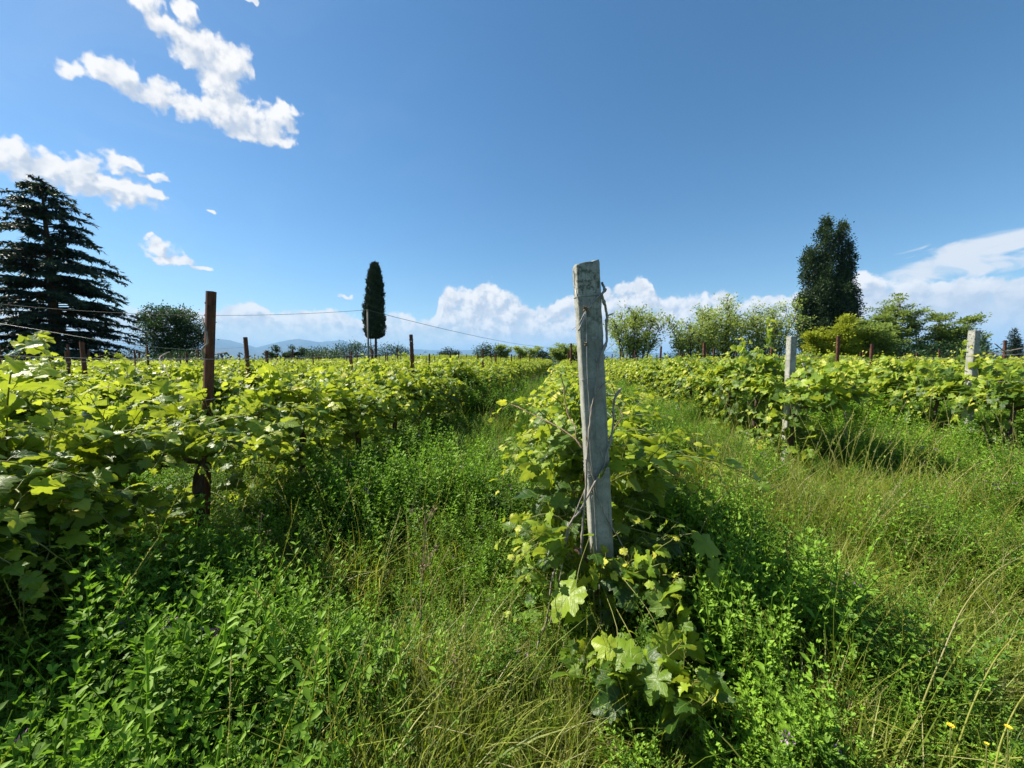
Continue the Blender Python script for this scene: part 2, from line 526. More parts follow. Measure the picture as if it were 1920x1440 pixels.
def concrete_mat():
    m, k = new_mat('concrete')
    tc = k.node('ShaderNodeTexCoord')
    P = tc.outputs['Object']
    big = k.noise(P, 9, 6, 0.65)
    fine = k.noise(P, 160, 5, 0.7)
    col = k.mix(k.rng(big, 0.3, 0.7), (0.25, 0.25, 0.215, 1), (0.42, 0.415, 0.365, 1))
    col = k.mix(k.m('MULTIPLY', k.rng(fine, 0.45, 0.75), 0.35), col, (0.11, 0.11, 0.10, 1))
    run = k.noise(k.v('MULTIPLY', P, (1, 1, 0.07)), 55, 4, 0.6)
    col = k.mix(k.m('MULTIPLY', k.rng(run, 0.5, 0.72), 0.45), col, (0.09, 0.09, 0.08, 1))
    # lichen near the top
    s = k.node('ShaderNodeSeparateXYZ')
    k.put(s.inputs[0], P)
    hi = k.rng(s.outputs[2], 1.35, 1.75)
    li = k.m('MULTIPLY', k.rng(k.noise(P, 45, 6, 0.7), 0.48, 0.6), k.m('ADD', k.m('MULTIPLY', hi, 0.7), 0.12))
    col = k.mix(li, col, (0.075, 0.08, 0.06, 1))
    li2 = k.m('MULTIPLY', k.rng(k.noise(P, 70, 4, 0.7), 0.62, 0.68), k.m('ADD', k.m('MULTIPLY', hi, 0.5), 0.1))
    col = k.mix(li2, col, (0.45, 0.38, 0.22, 1))
    pb = k.node('ShaderNodeBsdfPrincipled')
    k.put(pb.inputs['Base Color'], col)
    pb.inputs['Roughness'].default_value = 0.92
    pb.inputs['Specular IOR Level'].default_value = 0.2
    b = k.node('ShaderNodeBump')
    b.inputs['Strength'].default_value = 0.7
    b.inputs['Distance'].default_value = 0.003
    pit = k.node('ShaderNodeTexVoronoi')
    k.put(pit.inputs['Vector'], P)
    pit.inputs['Scale'].default_value = 90
    k.put(b.inputs['Height'], k.m('ADD', fine, k.m('MULTIPLY', k.rng(pit.outputs[0], 0.0, 0.25), 0.6)))
    k.put(pb.inputs['Normal'], b.outputs[0])
    finish(k, pb.outputs[0])
    return m


CONC = concrete_mat()


def ground_mat():
    m, k = new_mat('ground')
    g = k.node('ShaderNodeNewGeometry')
    P = g.outputs['Position']
    n1 = k.noise(P, 3.0, 8, 0.65)
    near = k.mix(k.rng(n1, 0.35, 0.65), (0.030, 0.038, 0.014, 1), (0.055, 0.095, 0.022, 1))
    n2 = k.noise(P, 0.006, 6, 0.6)
    far = k.mix(k.rng(n2, 0.35, 0.65), (0.035, 0.07, 0.025, 1), (0.11, 0.13, 0.05, 1))
    d = k.v('LENGTH', P, out=1)
    col = k.mix(k.rng(d, 80, 400), near, far)
    pb = k.node('ShaderNodeBsdfPrincipled')
    k.put(pb.inputs['Base Color'], col)
    pb.inputs['Roughness'].default_value = 0.95
    pb.inputs['Specular IOR Level'].default_value = 0.1
    b = k.node('ShaderNodeBump')
    b.inputs['Strength'].default_value = 0.8
    b.inputs['Distance'].default_value = 0.03
    k.put(b.inputs['Height'], k.noise(P, 14, 6, 0.7))
    k.put(pb.inputs['Normal'], b.outputs[0])
    finish(k, pb.outputs[0])
    return m


# ------------------------------------------------------------------ terrain
def hgt(x, y):
    x = np.asarray(x, float)
    y = np.asarray(y, float)
    r = np.hypot(x, y)
    h = 0.04 * np.sin(x * 0.9 + 0.5) * np.cos(y * 0.7) * np.clip(r / 4, 0, 1)
    h = h + 1.3 * np.exp(-(((x + 16) / 26) ** 2 + ((y - 100) / 30) ** 2))
    t = np.clip((r - 190) / 900, 0, 1)
    h = h * (1 - np.clip((r - 120) / 80, 0, 1)) - 75 * (t * t * (3 - 2 * t))
    return h


def build_ground():
    nr, na = 190, 216
    rad = np.concatenate([[0.0], 0.4 * (48000 / 0.4) ** (np.arange(nr) / (nr - 1))])
    a = np.arange(na) * 2 * math.pi / na
    V = [[0, 0, float(hgt(0, 0))]]
    for r in rad[1:]:
        x, y = r * np.sin(a), r * np.cos(a)
        V += np.stack([x, y, hgt(x, y)], 1).tolist()
    j = np.arange(na)
    F = [np.stack([1 + (i - 1) * na + j, 1 + (i - 1) * na + (j + 1) % na, 1 + i * na + (j + 1) % na, 1 + i * na + j], 1)[:, ::-1] for i in range(1, nr)]
    tri = np.stack([np.zeros(na, int), 1 + (j + 1) % na, 1 + j], 1)
    mb = MB()
    mb.add(np.array(V), [np.concatenate(F), tri])
    return tag(mb.build('ground', ground_mat()), kind='structure')


build_ground()


def build_mountains():
    rs = np.random.default_rng(5)
    az = np.radians(np.linspace(-75, 60, 520))
    prof = np.array([(-75, 1.6), (-60, 1.9), (-50, 1.5), (-44, 1.6), (-40, 2.0), (-37, 2.4), (-35.5, 2.25), (-32.9, 1.5), (-30.6, 2.3), (-28.3, 2.75), (-25.8, 2.4),
                     (-23.3, 2.75), (-20, 1.5), (-16.5, 1.85), (-12, 1.4), (-4.6, 1.45), (2, 1.1), (7, 1.15), (20, .9), (35, 1.2), (60, .8)])
    e = np.interp(np.degrees(az), prof[:, 0], prof[:, 1])
    m = plain('mountain_slope', (0.02, 0.035, 0.025), (0.05, 0.055, 0.04), 0.0006, 0.95, 0)
    mb = MB()
    for ridge, (r0, sc_) in enumerate([(31000, 1.0), (24000, 0.62)]):
        n = np.zeros_like(az)
        for o in range(6):
            f = 9 * 2 ** o
            n += np.sin(az * f + rs.random() * 6.28) * np.sin(az * f * 1.37 + rs.random() * 6.28) / 1.75 ** o
        top = r0 * np.tan(np.radians(np.maximum(e * sc_ + 0.13 * n, 0.2))) - 10
        rows = []
        for q, (dr, kk) in enumerate([(-3500, 0.0), (-2400, .22), (-1500, .5), (-700, .78), (0, 1.0), (700, .75), (2000, .3), (3200, 0)]):
            w2 = 1 + 0.10 * np.sin(az * 160 + q) * (0 < q < 4)
            rr = r0 + dr + 260 * np.sin(az * 90 + q * 1.3) * (q != 4)
            rows.append(np.stack([rr * np.sin(az), rr * np.cos(az), -80 + (top + 80) * kk * w2], 1))
        V = np.concatenate(rows)
        k = len(az)
        j = np.arange(k - 1)
        F = np.concatenate([np.stack([i * k + j, i * k + j + 1, (i + 1) * k + j + 1, (i + 1) * k + j], 1)[:, ::-1] for i in range(7)])
        mb.add(V, F)
    return tag(mb.build('mountains', m), kind='structure')


build_mountains()

# ------------------------------------------------------------------ leaf shapes
HALF = np.array([(0.0, 0.0), (0.09, -0.12), (0.22, -0.17), (0.35, -0.11), (0.44, 0.0), (0.53, 0.10), (0.47, 0.20), (0.38, 0.27), (0.50, 0.38), (0.56, 0.54),
                 (0.42, 0.57), (0.29, 0.59), (0.30, 0.74), (0.17, 0.86), (0.0, 1.02)])


def grape_leaf(seed, lod):
    rs = np.random.default_rng(seed)
    h = HALF.copy()
    if lod == 'far':
        h = h[[0, 2, 5, 7, 9, 11, 14]]
    if lod == 'hero':
        q = []
        for i in range(len(h) - 1):
            q.append(h[i])
            mid = (h[i] + h[i + 1]) / 2
            if i > 0:
                c = np.array([0.0, 0.38])
                mid = mid + (mid - c) * (0.07 if i % 2 else -0.05)
            q.append(mid)
        q.append(h[-1])
        h = np.array(q)
    left = h[1:-1][::-1] * np.array([-1, 1])
    O = np.vstack([h, left])
    O = O + rs.normal(0, 0.012, O.shape)
    n = len(O)
    fold = rs.uniform(0.05, 0.38)
    cup = rs.uniform(-0.22, 0.30)
    wav = rs.uniform(0.02, 0.07)
    ph = rs.uniform(0, 6)

    def z(p):
        x, y = p[:, 0], p[:, 1] - 0.3
        a = np.arctan2(x, y + 0.3)
        return fold * np.abs(x) - cup * (x * x + y * y) * 1.6 + wav * np.sin(a * 7 + ph) * np.hypot(x, y) * 2 - 0.12 * np.clip(p[:, 1] - .6, 0, 1)
    c = np.array([[0.0, 0.30]])
    if lod == 'far':
        P = np.vstack([c, O])
        V = np.column_stack([P, z(P)])
        j = np.arange(n)
        return V, [np.stack([np.zeros(n, int), 1 + j, 1 + (j + 1) % n], 1)]
    ring = c + 0.55 * (O - c)
    P = np.vstack([c, ring, O])
    zz = z(P)
    zz[1 + n:] -= 0.02
    V = np.column_stack([P, zz])
    j = np.arange(n)
    return V, [np.stack([np.zeros(n, int), 1 + j, 1 + (j + 1) % n], 1),
               np.stack([1 + j, 1 + n + j, 1 + n + (j + 1) % n, 1 + (j + 1) % n], 1)]


LEAF = {k: [grape_leaf(i + 10, k) for i in range(6)] for k in ('hero', 'mid', 'far')}
OVAL = (np.array([(0, 0, 0), (.15, .30, .05), (.19, .68, .06), (0, 1, -.04), (-.19, .68, .06), (-.15, .30, .05), (0, .5, -.02)], float),
        [np.array([(6, 0, 1), (6, 1, 2), (6, 2, 3), (6, 3, 4), (6, 4, 5), (6, 5, 0)])])
DIAM = (np.array([(0, 0, 0), (.32, .45, .06), (0, 1, 0), (-.32, .5, .06)], float), [np.array([(0, 1, 2, 3)])])
NEEDLE = (np.array([(-.16, 0, 0), (.16, 0, 0), (.10, .6, -.06), (0, 1, -.12), (-.10, .6, -.06)], float), [np.array([(0, 1, 2, 3, 4)])])


# ------------------------------------------------------------------ grapevines
def run_shoot(rs, p, d, L, droop, zmax, xmax, step=0.05):
    pts = [p.copy()]
    d = d / np.linalg.norm(d)
    for i in range(int(L / step)):
        d = d + rs.normal(0, 0.10, 3)
        t = i * step / L
        d[2] -= droop * (0.4 + t)
        if p[2] > zmax: d[2] -= 0.30
        if abs(p[0]) > xmax: d[0] -= np.sign(p[0]) * 0.22
        if p[2] < 0.12: d[2] += 0.3
        d /= np.linalg.norm(d)
        p = p + d * step
        pts.append(p.copy())
    return np.array(pts)


def shoot_leaves(rs, pts, fol, can, lod, smax=0.112, k=4, tip=1.0, side=None):
    n = len(pts)
    if n < 3: return
    if lod == 'hero' and smax == 0.112: smax = 0.102
    T = nrm(np.gradient(pts, axis=0))
    can.tube(pts, np.linspace(0.0042, 0.0016, n), k, tint=0.3 + 0.5 * rs.random(), cap=False)
    st = 2 if lod == 'far' else 1
    idx = np.arange(1, n, st)
    t = idx / n
    m = len(idx)
    sgn = np.where(np.arange(m) % 2 == 0, 1.0, -1.0)[:, None]
    ref = np.cross(T[idx], np.array([0, 0, 1.0]))
    ref = nrm(ref + rs.normal(0, .35, (m, 3)))
    pet = nrm(ref * sgn + T[idx] * 0.5 + np.array([0, 0, 0.45]) + rs.normal(0, .25, (m, 3)))
    S = smax * (0.62 + 0.5 * np.sin(np.clip(t * 1.15 + .12, 0, 1) * math.pi)) * (1 - 0.55 * t ** 3) * rs.uniform(.72, 1.12, m)
    pl = S * rs.uniform(.35, .75, m)
    P = pts[idx] + pet * pl[:, None]
    if lod == 'hero':
        for a, b in zip(pts[idx], P):
            can.tube([a, (a + b) / 2 + np.array([0, 0, .004]), b], 0.0013, 3, tint=0.6, cap=False)
    out = np.column_stack([np.sign(pts[idx, 0] + 1e-3) if side is None else np.full(m, side), np.zeros(m), np.zeros(m)])
    N = nrm(np.array([-.34, .02, 0.72]) + out * rs.uniform(.05, .75, (m, 1)) + rs.normal(0, .42, (m, 3)))     # leaves turn to the sun
    Y = nrm(pet * 0.8 + out * 0.35 + np.array([0, 0, -0.55]) + rs.normal(0, .3, (m, 3)))
    tint = np.clip(0.12 + 0.66 * t ** 2 * tip + rs.normal(0, .22, m) + 0.25 * (P[:, 2] - 0.75), 0, 1)  # young tips paler; low leaves tinted darker, shade inside the row painted in
    which = rs.integers(0, 6, m)
    if lod == 'far': S = S * 1.30
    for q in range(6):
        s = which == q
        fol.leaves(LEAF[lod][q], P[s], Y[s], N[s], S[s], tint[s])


def vine_meshes(seed, lod, shoots=24, half=0.58, htop=1.2, wid=0.42, low=5, upright=6):
    rs = np.random.default_rng(seed)
    tr, ca, fo = MB(), MB(), MB()
    k = 7 if lod != 'far' else 4
    z = np.linspace(-.03, .74, 9)
    trunk = np.column_stack([rs.normal(0, .018, 9).cumsum() * .8, rs.normal(0, .02, 9).cumsum() * .8, z])
    trunk[:, 0] -= trunk[:, 0].mean()
    tr.tube(trunk, np.linspace(.034, .022, 9) * rs.uniform(.8, 1.2, 9), k, jitter=.35 if lod != 'far' else 0, rs=rs)
    for s in (-1, 1):
        n = 7
        arm = np.column_stack([trunk[-1, 0] + rs.normal(0, .012, n), trunk[-1, 1] + s * np.linspace(0, half, n), .74 + .07 * np.sin(np.linspace(0, 2.5, n)) + rs.normal(0, .008, n)])
        arm[0] = trunk[-1]
        tr.tube(arm, np.linspace(.02, .009, n), k, jitter=.3 if lod != 'far' else 0, rs=rs)
    kk = 4 if lod != 'far' else 3
    for i in range(shoots):
        sd = 1 if i % 2 else -1
        p = np.array([rs.normal(0, .02), rs.uniform(-half, half), .78 + rs.uniform(-.04, .08)])
        d = np.array([sd * rs.uniform(.15, 1.1), rs.uniform(-.5, .5), rs.uniform(.35, 1.0)])
        pts = run_shoot(rs, p, d, rs.uniform(.45, .95), rs.uniform(.04, .16), htop, wid)
        shoot_leaves(rs, pts, fo, ca, lod, k=kk, side=sd)
    for i in range(upright):
        p = np.array([rs.normal(0, .03), rs.uniform(-half, half), .9])
        d = np.array([rs.normal(0, .12), rs.normal(0, .2), 1.0])
        pts = run_shoot(rs, p, d, rs.uniform(.22, .62) if lod == 'far' else rs.uniform(.15, .6), .02, 1.6, wid)
        shoot_leaves(rs, pts, fo, ca, lod, smax=.10, k=kk, tip=1.3)
    for i in range(low):
        sd = 1 if rs.random() < .5 else -1
        p = np.array([0, rs.uniform(-half, half) * .7, rs.uniform(.12, .6)])
        d = np.array([sd * rs.uniform(.4, 1), rs.uniform(-.6, .6), rs.uniform(.1, .6)])
        pts = run_shoot(rs, p, d, rs.uniform(.3, .6), rs.uniform(.05, .15), .8, wid * .95)
        shoot_leaves(rs, pts, fo, ca, lod, k=kk, side=sd)
    mat = VINE_FAR if lod == 'far' else VINE
    return tr.mesh('trunk', BARK), ca.mesh('cane', SHOOT), fo.mesh('foliage', mat)


ROWA = math.atan(100 / 740)          # the rows run this far right of straight ahead
U = np.array([math.sin(ROWA), math.cos(ROWA)])
Lv = np.array([math.cos(ROWA), -math.sin(ROWA)])


def rowpt(lat, along):
    p = Lv * lat + U * along
    return float(p[0]), float(p[1])


LAT0, SP = 0.20, 2.65


def place_vine(meshes, x, y, rz, scale, label, group, cat='grapevine'):
    r = empty('grapevine', (x, y, float(hgt(x, y))), rz, label, cat, group)
    r.scale = scale
    for nm, me in zip(('trunk', 'cane', 'foliage'), meshes):
        if me is None: continue
        o = bpy.data.objects.new(nm, me)
        COL.objects.link(o)
        o.parent = r
    return r


V_HERO = [vine_meshes(100 + i, 'hero', 36, low=20, wid=.48) for i in range(3)]
V_MID = [vine_meshes(200 + i, 'mid', 40, low=19) for i in range(7)]
V_FAR = [vine_meshes(300 + i, 'far', 38, low=10) for i in range(6)]

ORD = {-1: 'just left of the wired concrete post', -2: 'two rows left of the wired concrete post', -3: 'three rows left of the wired concrete post',
       -4: 'four rows left of the wired concrete post', 0: 'directly behind the wired concrete post', 1: 'starting at the shorter concrete post right of centre',
       2: 'starting at the concrete post near the right edge'}
TREES = []      # (x, y, radius) kept clear of vines


def inview(x, y, m=1.5):
    return y > 0.2 and abs(x) < 1.32 * y + m


def row_start(k):
    return {0: 2.75, 1: 5.2, 2: 5.6, 3: 6.0}.get(k, 0.3 if k < 0 else 6.2)


rng = np.random.default_rng(11)
cands = []
for k in range(-48, 24):
    lat = LAT0 + SP * k
    a = row_start(k) + 0.15 * rng.random()
    while a < 118:
        x, y = rowpt(lat, a)
        ok = inview(x, y, 2.5)
        # the right hand field stops at the tree belt, the left one before the cedar
        if x > 6 and y > 37 - 0.10 * (x - 6): ok = False
        if x < -30 and y > 34 + (x + 30) * .1 and x < -30 and y < 60: ok = ok and (x > -33.5)
        if y > 66 and x < -30: ok = False
        if math.hypot(x + 51, y - 60) < 6: ok = False
        if ok: cands.append((math.hypot(x, y), k, x, y))
        a += 1.02 if a < 20 else 1.15
cands.sort()
NI = 285
near, farp = cands[:NI], cands[NI:]
for (d, k, x, y) in near:
    ms = V_HERO if d < 3.6 else (V_MID if d < 12.5 else V_FAR)
    me = ms[rng.integers(len(ms))]
    where = ORD.get(k, 'further off on the left of the field' if k < 0 else 'further off on the right of the field')
    if k in ORD: where = 'in the row ' + where
    rz = -ROWA + rng.normal(0, .06)
    hs = rng.uniform(.92, 1.07)
    if k == 0: hs *= 0.94
    if k >= 1: hs *= 1.08
    if rng.random() < .12: hs *= 1.1
    place_vine(me, x, y, rz, (rng.uniform(.92, 1.12), rng.uniform(.95, 1.1), hs),
               'leafy green grapevine ' + where, 'grapevines ' + where)


# ------------------------------------------------------------------ scatter (stuff only)
def scatter(name, protos, X, Y, Z, rot, scl, idx, label=None, kind='stuff'):
    coll = bpy.data.collections.new(name + '_kinds')
    for i, p in enumerate(protos):
        p.name = '%s_kind_%02d' % (name, i)
        coll.objects.link(p)
    me = bpy.data.meshes.new(name)
    n = len(X)
    me.vertices.add(n)
    me.vertices.foreach_set('co', np.column_stack([X, Y, Z]).astype(np.float32).ravel())
    a = me.attributes.new('rot', 'FLOAT_VECTOR', 'POINT')
    a.data.foreach_set('vector', np.asarray(rot, np.float32).ravel())
    a = me.attributes.new('scl', 'FLOAT', 'POINT')
    a.data.foreach_set('value', np.asarray(scl, np.float32))
    a = me.attributes.new('idx', 'INT', 'POINT')
    a.data.foreach_set('value', np.asarray(idx, np.int32))
    o = bpy.data.objects.new(name, me)
    COL.objects.link(o)
    g = bpy.data.node_groups.new(name + '_scatter', 'GeometryNodeTree')
    g.interface.new_socket('Geometry', in_out='INPUT', socket_type='NodeSocketGeometry')
    g.interface.new_socket('Geometry', in_out='OUTPUT', socket_type='NodeSocketGeometry')
    gi, go = g.nodes.new('NodeGroupInput'), g.nodes.new('NodeGroupOutput')
    ci = g.nodes.new('GeometryNodeCollectionInfo')
    ci.inputs[0].default_value = coll
    ci.inputs[1].default_value = True
    ci.inputs[2].default_value = True
    ip = g.nodes.new('GeometryNodeInstanceOnPoints')

    def na(nm, t):
        q = g.nodes.new('GeometryNodeInputNamedAttribute')
        q.data_type = t
        q.inputs[0].default_value = nm
        return q.outputs[0]
    g.links.new(gi.outputs[0], ip.inputs['Points'])
    g.links.new(ci.outputs[0], ip.inputs['Instance'])
    ip.inputs['Pick Instance'].default_value = True
    g.links.new(na('idx', 'INT'), ip.inputs['Instance Index'])
    er = g.nodes.new('FunctionNodeEulerToRotation')
    g.links.new(na('rot', 'FLOAT_VECTOR'), er.inputs[0])
    g.links.new(er.outputs[0], ip.inputs['Rotation'])
    g.links.new(na('scl', 'FLOAT'), ip.inputs['Scale'])
    g.links.new(ip.outputs[0], go.inputs[0])
    md = o.modifiers.new('scatter', 'NODES')
    md.node_group = g
    return tag(o, label, kind=kind)


# the far rows: one mass
def joined_far(meshes):
    """trunk, canes and leaves of one distant vine in one mesh"""
    import bmesh
    bm = bmesh.new()
    out = bpy.data.meshes.new('distant_vine')
    offs = []
    for mi, me in enumerate(meshes):
        n0 = len(bm.faces)
        bm.from_mesh(me)
        bm.faces.ensure_lookup_table()
        for f in bm.faces[n0:]: f.material_index = mi
    bm.to_mesh(out)
    bm.free()
    for m in (BARK, SHOOT, VINE_FAR): out.materials.append(m)
    return out


fv = [bpy.data.objects.new('v', joined_far(m)) for m in V_FAR]
fx = np.array([c[2] for c in farp])
fy = np.array([c[3] for c in farp])
n = len(fx)
rot = np.zeros((n, 3))
rot[:, 2] = -ROWA + rng.normal(0, .08, n)
scatter('distant_vineyard', fv, fx, fy, hgt(fx, fy), rot, rng.uniform(.92, 1.1, n), rng.integers(0, len(fv), n),
        'far rows of vines reaching back to the trees and the horizon')


# ------------------------------------------------------------------ ground cover kinds
def grass_tuft(seed, blades=34, h=0.34, rad=.10, seedheads=0, tint=.45, dry=.08, wide=1.0):
    rs = np.random.default_rng(seed)
    mb = MB()
    for i in range(blades):
        a = rs.uniform(0, 6.28)
        p = np.array([rs.normal(0, rad * .5), rs.normal(0, rad * .5), -.02])
        hh = h * rs.uniform(.45, 1.15)
        lean = rs.uniform(.1, .9)
        out = np.array([math.cos(a), math.sin(a), 0])
        n = 5
        t = np.linspace(0, 1, n)
        c = p + out * (lean * hh * t ** 2)[:, None] + np.array([0, 0, 1.0]) * (hh * (t - .35 * lean * t ** 2.5))[:, None]
        w_ = np.array([1, .95, .8, .5, .06]) * rs.uniform(.0016, .0034) * wide
        sdv = np.array([-out[1], out[0], 0]) + rs.normal(0, .3, 3) * .5
        sdv /= np.linalg.norm(sdv)
        V = np.concatenate([c - sdv * w_[:, None], c + sdv * w_[:, None]])
        F = np.array([(q, q + n, q + n + 1, q + 1) for q in range(n - 1)])
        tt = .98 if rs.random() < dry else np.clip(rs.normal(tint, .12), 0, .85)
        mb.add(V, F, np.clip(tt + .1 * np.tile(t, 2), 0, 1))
    for i in range(seedheads):
        a = rs.uniform(0, 6.28)
        out = np.array([math.cos(a), math.sin(a), 0])
        hh = h * rs.uniform(1.1, 1.7)
        t = np.linspace(0, 1, 7)
        c = out * (.28 * hh * t ** 2.2)[:, None] + np.array([0, 0, 1.0]) * (hh * t)[:, None]
        mb.tube(c, .0011, 3, tint=.8, cap=False)
        m = 34
        tt = rs.uniform(.76, 1, m)
        P = np.stack([np.interp(tt, t, c[:, q]) for q in range(3)], 1)
        mb.leaves(NEEDLE, P, rs.normal(0, .3, (m, 3)) + np.array([0, 0, 1]), rs.normal(0, 1, (m, 3)), .011, .88)
    return mb.build('g', [GRASS], link=False)


def alfalfa(seed, stems=11, h=.42, leaf=.0185, flowers=0, tint=.5, rad=.1):
    rs = np.random.default_rng(seed)
    mb = MB()
    for i in range(stems):
        a = rs.uniform(0, 6.28)
        hh = h * rs.uniform(.55, 1.1)
        lean = rs.uniform(.05, .5)
        p = np.array([rs.normal(0, rad * .5), rs.normal(0, rad * .5), -.02])
        out = np.array([math.cos(a), math.sin(a), 0])
        n = 7
        t = np.linspace(0, 1, n)
        c = p + out * (lean * hh * t ** 1.5)[:, None] + np.array([0, 0, 1.0]) * (hh * t)[:, None] + rs.normal(0, .004, (n, 3))
        mb.tube(c, np.linspace(.002, .001, n), 3, tint=.7, cap=False, mat=0)
        nn = int(hh / .021)
        tt = np.linspace(.25, 1, nn)
        Q = np.stack([np.interp(tt, t, c[:, q]) for q in range(3)], 1)
        for s in range(2 if rs.random() < .7 else 1):
            th = np.arange(nn) * 2.4 + rs.uniform(0, 6) + s * 2.9
            d = np.stack([np.cos(th), np.sin(th), np.full(nn, .35) + .8 * tt ** 6], 1)
            L = leaf * .92 * (1.2 - .5 * tt ** 2)
            E = Q + nrm(d) * (L * rs.uniform(.7, 1.5, nn))[:, None]
            for b in (-.9, 0, .9):
                dd = d.copy()
                dd[:, 0] = d[:, 0] * math.cos(b) - d[:, 1] * math.sin(b)
                dd[:, 1] = d[:, 0] * math.sin(b) + d[:, 1] * math.cos(b)
                dd += rs.normal(0, .15, dd.shape)
                N = np.array([0, 0, 1.0]) + rs.normal(0, .35, dd.shape)
                mb.leaves(OVAL, E, dd, N, L * rs.uniform(.85, 1.2, nn), np.clip(tint - .18 + .55 * tt ** 2.5 + rs.normal(0, .1, nn), 0, 1))  # pale young tips, plus painted light on the tops against shade below
        if i < flowers:
            m = 26
            top = c[-1] + np.array([0, 0, .008])
            P = top + rs.normal(0, .006, (m, 3)) * np.array([1, 1, 1.3])
            mb.leaves(DIAM, P, P - top + np.array([0, 0, .006]), rs.normal(0, 1, (m, 3)), .010, .5, mat=1)
    return mb.build('a', [CLOVER, PETAL_V], link=False)


def broad_weed(seed, stems=6, h=.4, leaf=.045, tint=.55):
    """upright herb with opposite narrow leaves"""
    rs = np.random.default_rng(seed)
    mb = MB()
    for i in range(stems):
        a = rs.uniform(0, 6.28)
        hh = h * rs.uniform(.6, 1.1)
        out = np.array([math.cos(a), math.sin(a), 0])
        p = np.array([rs.normal(0, .06), rs.normal(0, .06), -.02])
        t = np.linspace(0, 1, 6)
        c = p + out * (.22 * hh * t ** 1.5)[:, None] + np.array([0, 0, 1.0]) * (hh * t)[:, None]
        mb.tube(c, np.linspace(.003, .0015, 6), 4, tint=.8, cap=False)
        nn = int(hh / .035)
        tt = np.linspace(.15, 1, nn)
        Q = np.stack([np.interp(tt, t, c[:, q]) for q in range(3)], 1)
        for s in (0, math.pi):
            th = np.arange(nn) * math.pi / 2 + s + rs.uniform(0, .5)
            d = np.stack([np.cos(th), np.sin(th), .25 + .9 * tt ** 4], 1) + rs.normal(0, .15, (nn, 3))
            mb.leaves(OVAL, Q, d, np.array([0, 0, 1.0]) + rs.normal(0, .2, (nn, 3)), leaf * (1.15 - .65 * tt ** 2) * rs.uniform(.8, 1.15, nn),
                      np.clip(tint - .2 + .5 * tt ** 2 + rs.normal(0, .08, nn), 0, 1))
    return mb.build('b', [CLOVER], link=False)


def spike_weed(seed, h=.5):
    rs = np.random.default_rng(seed)
    mb = MB()
    for i in range(rs.integers(1, 4)):
        hh = h * rs.uniform(.7, 1.1)
        p = np.array([rs.normal(0, .03), rs.normal(0, .03), -.02])
        t = np.linspace(0, 1, 6)
        c = p + np.array([rs.normal(0, .06), rs.normal(0, .06), 0]) * (t ** 1.5)[:, None] + np.array([0, 0, 1.0]) * (hh * t)[:, None]
        mb.tube(c, np.linspace(.003, .0012, 6), 4, tint=.6, cap=False)
        m = 150
        tt = rs.uniform(.35, 1, m)
        P = np.stack([np.interp(tt, t, c[:, q]) for q in range(3)], 1)
        d = rs.normal(0, 1, (m, 3)) * np.array([1, 1, .4])
        P = P + nrm(d) * (.009 * (1.25 - tt))[:, None]
        mb.leaves(DIAM, P, d + np.array([0, 0, .5]), rs.normal(0, 1, (m, 3)), .010, rs.uniform(.1, .9, m))
        mb.leaves(OVAL, c[:3], rs.normal(0, 1, (3, 3)) * np.array([1, 1, .2]) + np.array([0, 0, .5]), np.tile([0, 0, 1.], (3, 1)), .10, .2)
    return mb.build('s', [SPIKE], link=False)


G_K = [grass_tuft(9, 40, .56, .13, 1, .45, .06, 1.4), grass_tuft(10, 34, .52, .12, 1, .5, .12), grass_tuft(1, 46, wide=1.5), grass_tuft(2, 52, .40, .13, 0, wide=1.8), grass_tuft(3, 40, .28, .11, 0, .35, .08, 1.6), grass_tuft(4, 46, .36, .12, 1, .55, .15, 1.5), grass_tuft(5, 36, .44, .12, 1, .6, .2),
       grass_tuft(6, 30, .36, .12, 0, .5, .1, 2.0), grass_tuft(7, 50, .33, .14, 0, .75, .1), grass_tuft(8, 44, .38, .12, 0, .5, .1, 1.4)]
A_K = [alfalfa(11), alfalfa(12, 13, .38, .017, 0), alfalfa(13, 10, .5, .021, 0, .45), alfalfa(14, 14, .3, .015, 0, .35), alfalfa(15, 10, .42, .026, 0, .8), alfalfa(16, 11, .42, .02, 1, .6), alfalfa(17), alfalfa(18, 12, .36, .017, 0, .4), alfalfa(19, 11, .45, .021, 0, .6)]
B_K = [broad_weed(21), broad_weed(22, 9, .32, .036, .4), broad_weed(23, 6, .45, .046, .7)]
S_K = [spike_weed(31, .36), spike_weed(32, .30), spike_weed(33, .42)]


def vnoise(x, y, s, seed=0):
    """smooth value noise in 0..1"""
    rs_ = np.random.default_rng(seed)
    tab = rs_.random((64, 64))
    u, v = np.asarray(x) / s + 500, np.asarray(y) / s + 500
    i, j = np.floor(u).astype(int), np.floor(v).astype(int)
    f, g = u - i, v - j
    f, g = f * f * (3 - 2 * f), g * g * (3 - 2 * g)
    q = lambda a, b: tab[a % 64, b % 64]
    return (q(i, j) * (1 - f) + q(i + 1, j) * f) * (1 - g) + (q(i, j + 1) * (1 - f) + q(i + 1, j + 1) * f) * g


def cover_points(n, y0, y1, seed, power=1.0):
    rs_ = np.random.default_rng(seed)
    t = rs_.random(n)
    y = np.sqrt(y0 ** 2 + t * (y1 ** 2 - y0 ** 2))
    x = rs_.uniform(-1.35, 1.35, n) * (y + .3)
    return x, y, rs_


def latof(x, y):
    return x * Lv[0] + y * Lv[1]


def rowdist(x, y):
    q = (latof(x, y) - LAT0) / SP
    return np.abs(q - np.round(q)) * SP


